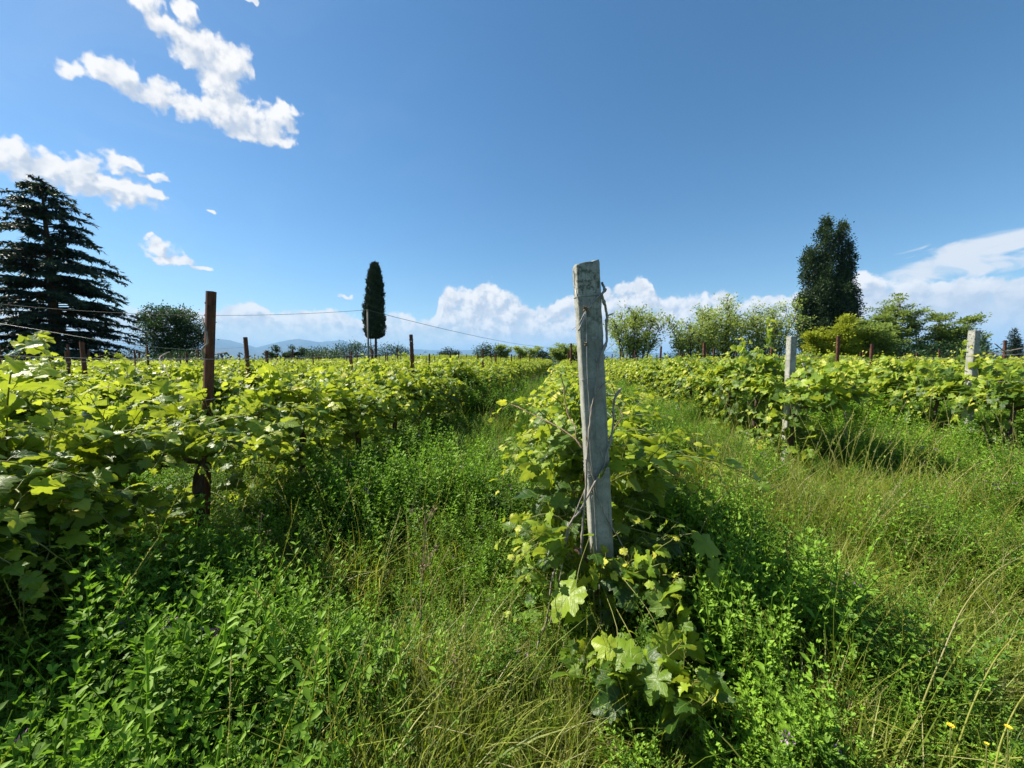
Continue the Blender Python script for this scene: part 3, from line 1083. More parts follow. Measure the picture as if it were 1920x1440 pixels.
def make_cover():
    for (name, kinds, n1, n2, n3, seed, label) in (
            ('wild_grass', G_K, 5600, 8200, 5600, 1, 'uncut wild grass with dry blades and seed heads between the rows'),
            ('alfalfa', A_K, 2150, 4200, 3200, 2, 'dark green alfalfa with small three part leaves and purple flowers'),
            ('leafy_weeds', B_K, 1100, 1800, 900, 3, 'upright herbs with narrow opposite leaves'),
            ('seed_spikes', S_K, 60, 420, 400, 4, 'yellowish dock stalks covered in small seeds')):
        XS, YS = [], []
        for (nn, a, b, s_) in ((n1, .35, 3.2, 0), (n2, 3.0, 8.5, 1), (n3, 8.0, 19, 2)):
            x, y, rs_ = cover_points(nn, a, b, seed * 10 + s_)
            XS.append(x)
            YS.append(y)
        x, y = np.concatenate(XS), np.concatenate(YS)
        d = np.hypot(x, y)
        p = np.ones(len(x))
        lat = latof(x, y)
        vn = vnoise(x, y, .55, 7)
        # where each kind stands in the photograph: grass in the middle and mid right, alfalfa left and right in front
        grassy = np.exp(-((x + .12) / .42) ** 2) * np.clip(2.2 - y, 0, 1) + .9 * np.exp(-((x - 2.3) / 1.4) ** 2) * np.exp(-((y - 3.2) / 1.4) ** 2)
        lushy = np.clip(1.25 - 1.2 * grassy, .08, 1)
        if name == 'wild_grass': p = np.clip(np.where(x < -.5, .18, .32) + .9 * grassy + .6 * (vn - .5), .1, 1)
        if name == 'alfalfa': p = np.clip(lushy * (.50 + 1.5 * (vnoise(x, y, .38, 21) - .42)), .04, 1)
        if name == 'leafy_weeds': p = np.clip(lushy * (.9 - 1.2 * vn + .3), .03, 1)
        if name == 'seed_spikes': p = np.clip(vnoise(x, y, .9, 9) * 1.6 - .6, 0, 1) * (y > 1.6)
        # keep clear of the lens
        keep = (rng.random(len(x)) < p) & (d > .62)
        for (fx_, fy_) in ((1.12, .93), (1.25, .93), (1.2, .93), (1.175, 1.0), (1.33, 1.0), (1.275, 1.0)):
            keep &= np.hypot(x - fx_, y - fy_) > .10
        x, y = x[keep], y[keep]
        d = d[keep]
        n = len(x)
        sc_ = rng.uniform(.65, 1.2, n) * np.where(d > 8, 1.35, 1.0)
        sc_ *= np.clip(.45 + 1.15 * vnoise(x, y, .62, 12), .5, 1.5) if name != 'seed_spikes' else 1.0
        sc_ *= np.clip(.6 + d * .28, .6, 1)          # trodden where one stands
        sc_ *= np.where((x > .95) & (y < 1.35), .62, 1.0)
        if name == 'wild_grass': sc_ = np.minimum(sc_, np.where(d < 3.5, .92, 1.15))
        rd = rowdist(x, y)
        sc_ *= np.where(rd < .45, .72, 1.0)
        rot = np.column_stack([rng.normal(0, .14, n), rng.normal(0, .14, n), rng.uniform(0, 6.28, n)])
        scatter(name, kinds, x, y, hgt(x, y), rot, sc_, rng.integers(0, len(kinds), n), label)


make_cover()

# ------------------------------------------------------------------ the vine bush round the front post
def hero_vine():
    rs = np.random.default_rng(77)
    bx, by = 0.40, 1.86
    r = empty('grapevine', (bx, by, 0), 0, 'low spreading grapevine with big bright leaves around the foot of the wired concrete post', 'grapevine', 'grapevines in the row directly behind the wired concrete post')
    tr, ca, fo = MB(), MB(), MB()
    trunk = smooth_poly([(0.02, .02, -.05), (.0, .03, .12), (.03, 0, .26), (-.01, .02, .40)], 4)
    tr.tube(trunk, np.linspace(.03, .02, len(trunk)), 8, jitter=.4, rs=rs)
    for s in (-1, 1):
        arm = smooth_poly([trunk[-1], trunk[-1] + (s * .08, .05, .06), trunk[-1] + (s * .16, .22, .1)], 4)
        tr.tube(arm, np.linspace(.016, .008, len(arm)), 7, jitter=.3, rs=rs)

    def shoot(p, d, L, droop=.08, zmax=.66, smax=.14, sd=None, tip=1.0, xmax=.6):
        pts = run_shoot(rs, np.array(p, float), np.array(d, float), L, droop, zmax, xmax)
        shoot_leaves(rs, pts, fo, ca, 'hero', smax=smax, k=5, side=sd, tip=tip)
    # left hand side, up to knee height
    for i in range(20):
        shoot((-.04 - .1 * rs.random(), rs.uniform(-.12, .5), rs.uniform(.2, .52)), (-rs.uniform(.4, 1), rs.uniform(-.5, .3), rs.uniform(.0, .8)), rs.uniform(.22, .45), .08, .54, .088, -1, xmax=.44, tip=1.4)
    # right hand side
    for i in range(12):
        shoot((.04 + .08 * rs.random(), rs.uniform(-.14, .25), rs.uniform(.15, .5)), (rs.uniform(.3, 1), rs.uniform(-.6, .3), rs.uniform(.1, .9)), rs.uniform(.22, .42), .06, .66, .09, 1, xmax=.42, tip=1.3)
    # the long shoots reaching out to the right
    shoot((.1, -.05, .38), (1, -.1, .45), .42, .05, .66, .105, 1, xmax=.6)
    shoot((.1, .1, .36), (.9, .1, .6), .48, .05, .66, .10, 1, xmax=.6)
    # shoots growing forward towards the path, low at their tips
    for q in range(8):      # upright ones hiding the foot of the post
        shoot((rs.uniform(-.06, .14), rs.uniform(-.14, -.06), rs.uniform(.22, .36)), (rs.uniform(-.3, .3), -.15, 1), rs.uniform(.22, .32), .03, .70, .095, -1, xmax=.3, tip=1.5)
    for q in range(30):     # a loose bright column of big leaves nearer the path
        z0 = rs.uniform(.0, .26)
        shoot((rs.uniform(-.16, .24), rs.uniform(-.58, -.28), z0), (rs.uniform(-.4, .5), rs.uniform(-.6, .0), .9), rs.uniform(.14, .30), .05, .5, .112, -1, xmax=.34, tip=1.35)
    for q in range(6):
        shoot((rs.uniform(.10, .24), rs.uniform(-.35, -.15), rs.uniform(.15, .35)), (rs.uniform(.1, .6), -.3, 1), rs.uniform(.2, .3), .04, .62, .10, -1, xmax=.38, tip=1.6)
    # behind the post
    for i in range(10):
        shoot((rs.uniform(-.1, .2), rs.uniform(.15, .6), rs.uniform(.4, .6)), (rs.uniform(-1, 1), rs.uniform(-.2, .6), rs.uniform(.4, 1)), rs.uniform(.4, .65), .06, .95, .13)
    # single large leaves hanging low in front, sunlight painted in as a lighter tint
    big = [((.075, -.50, .25), (.25, -.30, -1), (-.75, -.45, .55), .165), ((-.02, -.46, .30), (-.5, -.3, -.5), (-.6, -.4, .7), .12), ((.16, -.42, .36), (.6, -.2, -.5), (-.5, -.4, .8), .12),
           ((-.14, -.30, .47), (-.6, -.3, -.5), (-.7, -.4, .6), .15), ((.42, -.16, .60), (.9, -.1, -.25), (-.4, -.4, .8), .12), ((.46, -.2, .50), (.7, -.1, -.6), (-.3, -.4, .7), .11),
           ((-.02, -.44, .12), (.1, -.5, -.6), (-.6, -.4, .7), .12)]
    for j, (p, y, n, s) in enumerate(big):
        p = np.array(p)
        base = p - nrm(np.array(y, float)) * .04
        ca.tube(smooth_poly([(p[0] * .3, p[1] * .3, p[2] + .12), base + (0, .05, .04), p], 3), .0018, 4, tint=.7, cap=False)
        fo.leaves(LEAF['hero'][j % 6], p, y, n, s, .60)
    for nm, mb, mt in (('trunk', tr, BARK), ('cane', ca, SHOOT), ('foliage', fo, VINE)):
        mb.build(nm, mt, r)


hero_vine()


def edge_vine():
    """tall leafy shoot at the left edge of the photograph"""
    rs = np.random.default_rng(5)
    r = empty('grapevine', (-2.36, 1.78, 0), 0, 'near grapevine at the left edge whose top shoot rises above the skyline', 'grapevine', 'grapevines in the row just left of the wired concrete post')
    tr, ca, fo = MB(), MB(), MB()
    trunk = smooth_poly([(0, 0, -.05), (.03, 0, .25), (-.01, .02, .5), (.02, 0, .75)], 4)
    tr.tube(trunk, np.linspace(.034, .022, len(trunk)), 8, jitter=.4, rs=rs)
    main = smooth_poly([(.02, 0, .74), (.08, -.02, 1.0), (.14, -.05, 1.22), (.19, -.06, 1.38), (.24, -.05, 1.46), (.29, -.03, 1.49)], 5)
    shoot_leaves(rs, main, fo, ca, 'hero', smax=.12, k=5, side=1, tip=1.4)
    for i in range(34):
        p = np.array([rs.normal(.03, .03), rs.uniform(-.3, .3), rs.uniform(.12, .85)])
        pts = run_shoot(rs, p, np.array([rs.uniform(-.2, 1), rs.uniform(-.8, .6), rs.uniform(.3, 1)]), rs.uniform(.45, .8), .08, 1.25, .45)
        shoot_leaves(rs, pts, fo, ca, 'hero', smax=.135, k=5, side=1)
    for nm, mb, mt in (('trunk', tr, BARK), ('cane', ca, SHOOT), ('foliage', fo, VINE)):
        mb.build(nm, mt, r)


edge_vine()


# ------------------------------------------------------------------ concrete posts
def concrete_mesh(seed, H=1.94, wd=.105, slant=.02):
    rs = np.random.default_rng(seed)
    mb = MB()
    n, q = 60, 5
    c = .006
    hw = wd / 2
    side = []
    for i in range(4):
        a0 = np.array([[-1, -1], [1, -1], [1, 1], [-1, 1]][i], float) * hw
        a1 = np.array([[1, -1], [1, 1], [-1, 1], [-1, -1]][i], float) * hw
        d = (a1 - a0) / np.linalg.norm(a1 - a0)
        for t in np.linspace(0, 1, q):
            side.append(a0 + d * c + (a1 - a0 - 2 * c * d) * t)
    side = np.array(side)
    k = len(side)
    z = np.concatenate([np.linspace(-.12, H - .03, n - 5), H - np.array([.02, .012, .006, .002, 0])])
    V = []
    for i, zz in enumerate(z):
        p = side.copy()
        p += rs.normal(0, .0006, p.shape)
        zc = np.full(k, zz)
        if i >= n - 5:
            f = (i - (n - 5)) / 4
            p *= 1 - .05 * f ** 2
            chip = np.clip(np.sin(side[:, 0] * 80 + seed) * np.sin(side[:, 1] * 60 + 2), -.2, 1) * .0035
            zc = zc - chip * f + side[:, 0] * slant / wd * 1.0
            p -= nrm(side) * (np.clip(chip, 0, 1) * .6)[:, None]
        V.append(np.column_stack([p, zc]))
    V = np.concatenate(V)
    j = np.arange(k)
    F = np.concatenate([np.stack([i * k + j, i * k + (j + 1) % k, (i + 1) * k + (j + 1) % k, (i + 1) * k + j], 1) for i in range(n - 1)])
    mb.add(V, [F])
    top = V[-k:]
    C = np.vstack([top.mean(0) + [0, 0, .001], top * .55 + top.mean(0) * .45 + rs.normal(0, .0015, top.shape), top])
    mb.add(C, [np.stack([np.zeros(k, int), 1 + j, 1 + (j + 1) % k], 1), np.stack([1 + j, 1 + k + j, 1 + k + (j + 1) % k, 1 + (j + 1) % k], 1)])
    return mb.mesh('shaft', CONC, smooth=False)


def concrete_post(loc, rot, H, seed, label, bands, slant=.02, wd=.105):
    r = empty('concrete_post', loc, 0, label, 'concrete post', 'square concrete end posts')
    r.rotation_euler = rot
    o = bpy.data.objects.new('shaft', concrete_mesh(seed, H, wd, slant))
    COL.objects.link(o)
    o.parent = r
    rs = np.random.default_rng(seed)
    for zc, loops in bands:
        mb = MB()
        for q in range(loops):
            h = wd / 2 + .002
            zz = zc + q * rs.uniform(.009, .018)
            tl = rs.uniform(-.012, .012)
            pts = [(-h, -h, zz + tl), (0, -h - .002, zz), (h, -h, zz - tl), (h + .001, 0, zz), (h, h, zz + .005), (0, h + .001, zz), (-h, h, zz), (-h - .001, 0, zz), (-h, -h, zz + tl)]
            mb.tube(pts, .0014, 5, cap=False)
        mb.build('tie_wire', WIRE, r)
    return r


def part_of(parent, mb, name, mat):
    o = mb.build(name, mat)
    o.parent = parent
    o.matrix_parent_inverse = parent.matrix_basis.inverted()
    return o


lean = (R(5.5), R(4.8 * -1), R(-1))
POST = concrete_post((0.484, 1.962, 0), lean, 1.845, 3, 'tall grey concrete post in the middle of the photo wound with wire and canes', [(1.335, 1), (.86, 4), (1.70, 1)], .010)
concrete_post((3.56, 5.06, 0), (0, R(.3), R(2)), 1.70, 4, 'pale square concrete post half covered by vine leaves right of centre', [(1.40, 1), (1.05, 1), (1.2, 1)], 0, .086)
concrete_post((6.27, 5.40, 0), (0, R(.6), R(3)), 1.80, 5, 'pale square concrete post near the right edge of the photo', [(1.45, 1), (1.1, 1)], 0, .088)

# wires, knots and the dead canes on the front post
for pl, r in (([(0.286, 1.818, 1.751), (0.282, 1.765, 1.70), (0.292, 1.742, 1.656), (0.318, 1.738, 1.628), (0.329, 1.737, 1.617), (0.355, 1.743, 1.652), (0.378, 1.742, 1.677), (0.400, 1.748, 1.697), (.412, 1.80, 1.71)], .0021),
              ([(0.325, 1.738, 1.625), (0.318, 1.738, 1.589), (0.304, 1.735, 1.556), (0.290, 1.733, 1.526)], .0028),
              ([(0.320, 1.739, 1.612), (0.289, 1.733, 1.556), (0.262, 1.735, 1.530)], .0010),
              ([(0.279, 1.79, 1.72), (0.276, 1.77, 1.77), (.270, 1.76, 1.79)], .0012),
              ([(0.327, 1.758, 1.476), (0.345, 1.758, 1.482), (0.375, 1.762, 1.492), (0.404, 1.766, 1.506), (.41, 1.79, 1.51)], .0013)):
    mb = MB()
    mb.tube(smooth_poly(pl, 5), r * 1.35, 6)
    part_of(POST, mb, 'tie_wire', WIRE)
rk = np.random.default_rng(8)
for c, rad, m, tw in (((0.322, 1.733, 1.622), .009, 60, .0016), ((0.328, 1.757, 1.470), .006, 30, .0013), ((.347, 1.797, 1.04), .006, 30, .0012), ((.383, 1.832, .78), .007, 40, .0013)):
    t = np.linspace(0, 1, m)
    kn = np.array(c) + np.stack([rad * np.sin(t * 31 + 1) * (1 + .5 * np.sin(t * 9)), rad * .45 * np.cos(t * 23), rad * 1.0 * np.cos(t * 27) * (1 + .4 * np.cos(t * 7))], 1)
    mb = MB()
    mb.tube(kn, tw * 1.3, 5)
    part_of(POST, mb, 'wire_knot', DRYSTEM)
mb = MB()
t = np.linspace(0, 1, 90)   # coil hanging loose at mid height
mb.tube(np.stack([.392 + .018 * np.sin(t * 20) * t, 1.828 + .003 * np.cos(t * 20), .86 - .13 * t + .022 * np.cos(t * 20)], 1), .0011, 5)
part_of(POST, mb, 'wire_coil', WIRE)
mb = MB()
mb.tube(smooth_poly([(.352, 1.79, 1.09), (.375, 1.793, 1.085), (.39, 1.79, 1.06), (.38, 1.795, 1.04), (.40, 1.795, 1.015), (.44, 1.80, 1.01), (.455, 1.815, 1.012)], 6), .0011, 5)
part_of(POST, mb, 'tie_wire', WIRE)
mb = MB()
mb.tube(smooth_poly([(0.321, 1.738, 1.622), (0.327, 1.751, 1.576), (0.339, 1.772, 1.34), (0.354, 1.789, 1.169), (0.365, 1.808, 0.966), (0.381, 1.818, 0.862), (0.390, 1.831, 0.73), (0.408, 1.85, 0.512), (.411, 1.82, .40), (.405, 1.74, .27), (.39, 1.62, .13), (.36, 1.46, -.03)], 5), .0033, 6)
mb.tube(smooth_poly([(.408, 1.846, .49), (.412, 1.842, .47), (.402, 1.838, .46), (.414, 1.83, .45), (.404, 1.835, .48)], 4), .0018, 5)
tag(mb.build('anchor_wire', WIRE), 'straight anchor wire running from the post knot down to the ground in front', 'wire')


def cane(pts, r0, r1, stubs=(), seed=0, knots=True):
    rs = np.random.default_rng(seed)
    P = smooth_poly(pts, 6)
    n = len(P)
    P = P + rs.normal(0, .0008, P.shape)
    r = np.linspace(r0, r1, n) * 1.1
    if knots:
        r = r * (1 + .55 * (np.arange(n) % 11 == 5) + .25 * (np.arange(n) % 11 == 6))
    m = MB()
    m.tube(P, r, 8, jitter=.15, rs=rs)
    for s in stubs:
        q = smooth_poly(s, 3)
        m.tube(q, np.linspace(r0 * .75, r0 * .55, len(q)), 7)
    return m


A_ = [(0.403, 1.789, 1.745), (0.410, 1.763, 1.705), (0.391, 1.738, 1.686), (0.412, 1.765, 1.64), (0.425, 1.783, 1.598), (0.424, 1.787, 1.556), (0.420, 1.764, 1.483), (0.4, 1.758, 1.431),
      (0.383, 1.760, 1.381), (0.381, 1.768, 1.304), (0.375, 1.772, 1.255), (0.361, 1.780, 1.174), (0.354, 1.790, 1.068), (0.348, 1.80, 0.966), (0.344, 1.798, 0.93), (0.343, 1.796, 0.843),
      (0.337, 1.80, 0.728), (0.33, 1.80, 0.626), (0.323, 1.798, 0.488), (0.299, 1.787, 0.418), (0.28, 1.774, 0.348), (0.264, 1.75, 0.27), (0.235, 1.69, 0.15), (.205, 1.63, .03)]
B_ = [(0.518, 1.865, 1.266), (0.486, 1.838, 1.233), (0.473, 1.828, 1.189), (0.472, 1.82, 1.139), (0.465, 1.812, 1.065), (0.453, 1.808, 1.01), (0.437, 1.803, 0.966), (0.425, 1.808, 0.896), (0.389, 1.812, 0.831),
      (0.352, 1.81, 0.76), (0.313, 1.80, 0.694), (0.27, 1.79, 0.645), (0.244, 1.78, 0.569), (0.211, 1.775, 0.458), (0.185, 1.765, 0.389), (0.16, 1.72, 0.24), (0.118, 1.68, 0.15), (0.07, 1.62, 0.03)]
tag(cane(A_, .0052, .0042, [[(0.425, 1.783, 1.595), (0.437, 1.78, 1.602), (0.453, 1.778, 1.607)], [(0.383, 1.76, 1.381), (0.375, 1.757, 1.402), (0.370, 1.755, 1.416)],
                            [(0.378, 1.768, 1.262), (0.401, 1.768, 1.282), (0.422, 1.765, 1.302)]], 1).build('dead_cane', CANE), 'grey dead vine cane winding down the whole front of the tall concrete post', 'dead cane', 'dead canes on the tall concrete post')
tag(cane(B_, .0046, .0038, [[(0.430, 1.806, 0.93), (0.417, 1.803, 0.965), (0.404, 1.80, 0.995)], [(.486, 1.838, 1.233), (.45, 1.83, 1.235), (.44, 1.82, 1.24)]], 2).build('dead_cane', CANE),
    'dead vine cane crossing the concrete post from its right side to lower left', 'dead cane', 'dead canes on the tall concrete post')
tag(cane([(0.346, 1.80, 0.969), (0.381, 1.816, 0.849), (0.404, 1.822, 0.757), (0.432, 1.828, 0.69), (0.46, 1.834, 0.627), (0.501, 1.84, 0.567), (0.529, 1.845, 0.512), (0.576, 1.85, 0.433)], .0028, .0022, (), 3).build('dead_cane', CANE),
    'thin dead cane crossing the concrete post from mid height to lower right', 'dead cane', 'dead canes on the tall concrete post')
tag(cane([(.338, 1.80, .80), (.30, 1.80, .70), (.262, 1.79, .60), (.22, 1.74, .42), (.16, 1.68, .2), (.12, 1.62, .05)], .0022, .0018, (), 9).build('dead_cane', CANE),
    'thin straight dead cane reaching from the concrete post down to the grass on its left', 'dead cane', 'dead canes on the tall concrete post')
tag(cane([(-0.017, 2.55, 1.117), (0.049, 2.401, 1.107), (0.141, 2.304, 1.071), (0.235, 2.157, 1.042), (0.316, 2.011, 1.003), (0.354, 1.96, 0.955)], .0024, .0034, (), 4).build('dead_cane', DRYSTEM),
    'dark dead cane sticking out to the left behind the tall concrete post', 'dead cane', 'dead canes on the tall concrete post')
tag(cane([(0.271, 2.23, 1.316), (0.291, 2.235, 1.264), (0.294, 2.211, 1.205), (0.31, 2.152, 1.093), (0.331, 2.056, 1.05), (0.335, 2.03, 0.98)], .0022, .003, (), 5).build('dead_cane', DRYSTEM),
    'short upright dead cane just left of the tall concrete post above the leaves', 'dead cane', 'dead canes on the tall concrete post')
tag(cane([(.50, 1.98, 1.28), (.53, 2.0, 1.22), (.56, 2.03, 1.24), (.53, 2.06, 1.18), (.57, 2.02, 1.12), (.52, 1.99, 1.05)], .0022, .0022, (), 6).build('dead_cane', DRYSTEM),
    'tangled dead cane at the right side of the tall concrete post', 'dead cane', 'dead canes on the tall concrete post')
for (pts, lab, g) in (([(3.66, 4.98, 1.36), (3.71, 4.93, 1.1), (3.70, 4.92, .85), (3.72, 4.92, .62)], 'pale dead cane hanging down in front of the concrete post right of centre', 0),
                      ([(4.05, 4.85, .92), (4.12, 4.84, .70), (4.13, 4.84, .52), (4.18, 4.83, .35)], 'pale dead cane hanging in the vine just right of the second concrete post', 0),
                      ([(6.45, 5.3, 1.62), (6.62, 5.3, 1.50), (6.85, 5.35, 1.44), (7.0, 5.3, 1.36)], 'dead cane leaning out right of the concrete post near the right edge', 0),
                      ([(6.5, 5.4, 1.48), (6.8, 5.3, 1.55), (7.05, 5.3, 1.60)], 'thin dead cane pointing up right of the concrete post near the right edge', 0)):
    tag(cane(pts, .006, .004, (), len(pts) + g).build('dead_cane', CANE), lab, 'dead cane')


# ------------------------------------------------------------------ rusty steel posts
def steel_mesh(H, seed):
    rs = np.random.default_rng(seed)
    mb = MB()
    zs = np.concatenate([[-.1], np.arange(.2, H - .115, .12), [H - .112, H - .100], [H]])
    xs = [-.026, -.005, .005, .026]
    prof = [(-.018, .034), (-.026, .034), (-.026, 0)] + [(x, -.003 if abs(x) < .01 else 0) for x in xs[1:3]] + [(.026, 0), (.026, .034), (.018, .034)]
    k = len(prof)
    for th in (0, .0025):
        V = []
        for z in zs:
            for (x, y) in prof:
                V.append((x * (1 - th * 18 * (abs(x) > .01)), y + (th if y <= 0 else -th * 0), z))
        F = []
        for i in range(len(zs) - 1):
            hole = abs(zs[i] - (H - .112)) < 1e-6
            for q in range(k - 1):
                if hole and q == 3: continue
                F.append((i * k + q, i * k + q + 1, (i + 1) * k + q + 1, (i + 1) * k + q))
        mb.add(np.array(V), np.array(F))
    # hooks stamped along both edges
    for z in np.arange(.5, H - .02, .085):
        for s in (-1, 1):
            b = .007
            V = np.array([(s * .0245, y, z + dz) for y in (.002, .012) for dz in (0, .016)] + [(s * (.026 + b), y, z + dz) for y in (.002, .012) for dz in (.006, .020)])
            mb.add(V, np.array([(0, 1, 3, 2), (4, 6, 7, 5), (0, 4, 5, 1), (2, 3, 7, 6), (0, 2, 6, 4), (1, 5, 7, 3)]))
    return mb.mesh('steel_post', RUST, smooth=False)


ST = [steel_mesh(1.0 * h, i) for i, h in enumerate((1.62, 1.70, 1.78, 1.87))]
NUM = ['first', 'second', 'third', 'fourth', 'fifth', 'sixth', 'seventh', 'eighth', 'ninth', 'tenth']
EXPL = {-1: [(-2.10, 2.77, 1.87, 4.3, 1), (-1.616, 6.33, 1.80, -2.2, 1), (-.875, 11.82, 1.72, 0, 1), (-.6, 14.64, 1.66, 0, 1), (-.02, 18.29, 1.65, 0, 1)],
        -2: [(-4.286, 6.34, 1.77, -3.0, 1), (-3.726, 10.52, 1.68, 0, 1), (-3.13, 14.96, 1.6, 1, 1)],
        -3: [(-6.955, 6.4, 1.70, -2, 1), (-6.42, 10.36, 1.62, 0, 1)], -4: [(-9.367, 8.35, 1.62, 0, 1), (-9.0, 10.9, 1.60, 0, 1)],
        1: [(3.974, 8.14, 1.78, 0, 1)], 2: [(6.639, 8.06, 1.88, 0, 1), (6.993, 10.69, 1.76, 0, 1)], 3: [(9.664, 10.64, 1.83, 0, 1)]}


def steel_post(x, y, H, tilt, label, group):
    me = min(ST, key=lambda m: abs(m.vertices[len(m.vertices) - 1].co.z - H) if False else abs(HS[m.name] - H))
    o = bpy.data.objects.new('steel_post', me)
    COL.objects.link(o)
    o.location = (x, y, float(hgt(x, y)))
    o.scale = (1, 1, H / HS[me.name])
    o.rotation_euler = (R(rng.normal(0, .8)), R(tilt), rng.normal(0, .12))
    tag(o, label, 'vineyard post', group)
    return o


HS = {m.name: h for m, h in zip(ST, (1.62, 1.70, 1.78, 1.87))}
ROWNAME = {-1: 'the row just left of the wired concrete post', -2: 'the second row left of the wired concrete post', -3: 'the third row left of the wired concrete post', -4: 'the fourth row left of the wired concrete post',
           0: 'the row behind the wired concrete post', 1: 'the row of the concrete post right of centre', 2: 'the row of the concrete post near the right edge', 3: 'the row beyond both right hand concrete posts'}
npost = 0
for k in range(-16, 9):
    lat = LAT0 + SP * k
    lst = list(EXPL.get(k, []))
    a = max(math.hypot(lst[-1][0], lst[-1][1]) if lst else (row_start(k) + 1 if k >= 0 else 2.3), 2.3)
    if lst:
        a = lst[-1][0] * U[0] + lst[-1][1] * U[1]
    else:
        x, y = rowpt(lat, a)
        a0 = a
    a += 4.2 if k else 8.4
    while a < 46:
        x, y = rowpt(lat, a + rng.normal(0, .15))
        if inview(x, y, .3) and not (x > 6 and y > 36) and not (x < -30 and y > 34):
            lst.append((x, y, rng.uniform(1.74, 1.92), rng.normal(0, 1.2), 0))
        a += 4.2
    for i, (x, y, H, tl, ex) in enumerate(lst):
        if ex: x -= H * math.sin(R(tl))          # measured at the top, planted at the foot
        if k in ROWNAME and i < 6:
            lab = '%s rusty steel post along %s' % (NUM[i], ROWNAME[k])
            if k == -1 and i == 0: lab = 'nearest and tallest rusty steel post, left of centre, with notched edges'
        elif k in ROWNAME:
            lab = 'distant rusty steel post far down ' + ROWNAME[k]
        else:
            lab = 'small distant rusty steel post among the rows further %s' % ('left' if k < 0 else 'right')
        steel_post(x, y, H, tl, lab, 'rusty steel trellis posts')
        npost += 1

# trellis wires, one object per wire
for k in (-4, -3, -2, -1, 0, 1, 2, 3):
    lat = LAT0 + SP * k
    s0 = {0: 1.85, 1: 5.05, 2: 5.5}.get(k, .8 if k < 0 else 6.5)
    for z, nm in ((.80, 'lower'), (1.14, 'middle'), (1.46, 'upper')):
        mb = MB()
        P = []
        a = s0
        while a < 34:
            for t in (0, .25, .5, .75):
                x, y = rowpt(lat, a + t * 4.2)
                P.append((x + .02, y, z + float(hgt(x, y)) - .05 * math.sin(math.pi * t) * (1.5 if z > 1.4 else .5) + .012 * math.sin(a * 7 + z * 9)))
            a += 4.2
        mb.tube(P, .0016, 4, cap=False)
        tag(mb.build('trellis_wire', WIRE), '%s thin trellis wire strung along %s' % (nm, ROWNAME[k]), 'wire', 'trellis wires')
mb = MB()
mb.tube(smooth_poly([(-7.2, 4.6, 2.02), (-5.9, 4.75, 1.80), (-4.95, 4.95, 1.62), (-4.6, 5.6, 1.55), (-4.286, 6.34, 1.6)], 6), .0018, 4, cap=False)
tag(mb.build('loose_wire', WIRE), 'loose wire sagging across the left edge in front of the cedar', 'wire')
for (pts, lab) in (([(-4.5, 5.2, 1.15), (-4.9, 5.5, 1.42), (-5.1, 5.9, 1.52), (-5.5, 6.2, 1.45)], 'dry bent cane arching over the vines left of the nearest rusty post'),
                   ([(-2.2, 2.9, 1.30), (-2.14, 2.74, 1.46), (-2.09, 2.72, 1.52), (-2.10, 2.72, 1.62), (-2.15, 2.76, 1.70)], 'pale cane curling up the front of the nearest rusty post'),
                   ([(-3.6, 5.0, 1.50), (-3.2, 4.4, 1.48), (-2.6, 3.4, 1.44), (-2.2, 2.9, 1.42)], 'dry cane tied along the wire left of the nearest rusty post')):
    tag(cane(pts, .006, .004, (), 7).build('dead_cane', CANE), lab, 'dead cane')


# ------------------------------------------------------------------ trees
def tmat(name, a, b, c, tr, tf=.3):
    return leaf_material(name, [(0.0, a), (0.5, b), (1.0, c)], trans=tr, tf=tf, rough=.55, spec=.3, nscale=.35)


CEDAR = tmat('cedar_needles', (.010, .026, .018), (.024, .050, .030), (.085, .115, .040), (.05, .09, .03), .14)
CYPR = tmat('cypress_scales', (.010, .022, .009), (.024, .045, .017), (.05, .08, .03), (.03, .06, .02), .10)
POPL = tmat('poplar_leaves', (.014, .032, .012), (.036, .068, .022), (.085, .13, .04), (.06, .13, .03), .22)
OAK = tmat('dark_tree_leaves', (.018, .045, .012), (.038, .085, .020), (.09, .15, .035), (.08, .17, .03), .25)
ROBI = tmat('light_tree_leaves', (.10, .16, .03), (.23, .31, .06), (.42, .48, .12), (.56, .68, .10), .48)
YELL = tmat('yellow_green_leaves', (.12, .16, .012), (.27, .32, .02), (.42, .44, .04), (.58, .64, .04), .46)
DARKG = tmat('hedge_leaves', (.015, .04, .014), (.035, .08, .025), (.08, .13, .04), (.06, .13, .03), .22)


def limb(mb, a, b, r0, r1, rs, k=5, sag=.0):
    a, b = np.array(a, float), np.array(b, float)
    L = np.linalg.norm(b - a)
    n = 5
    t = np.linspace(0, 1, n)[:, None]
    P = a + (b - a) * t + rs.normal(0, L * .035, (n, 3)) * np.sin(t * math.pi) + np.array([0, 0, 1]) * (sag * L * np.sin(t * math.pi))
    mb.tube(P, np.linspace(r0, r1, n), k, cap=False)
    return P


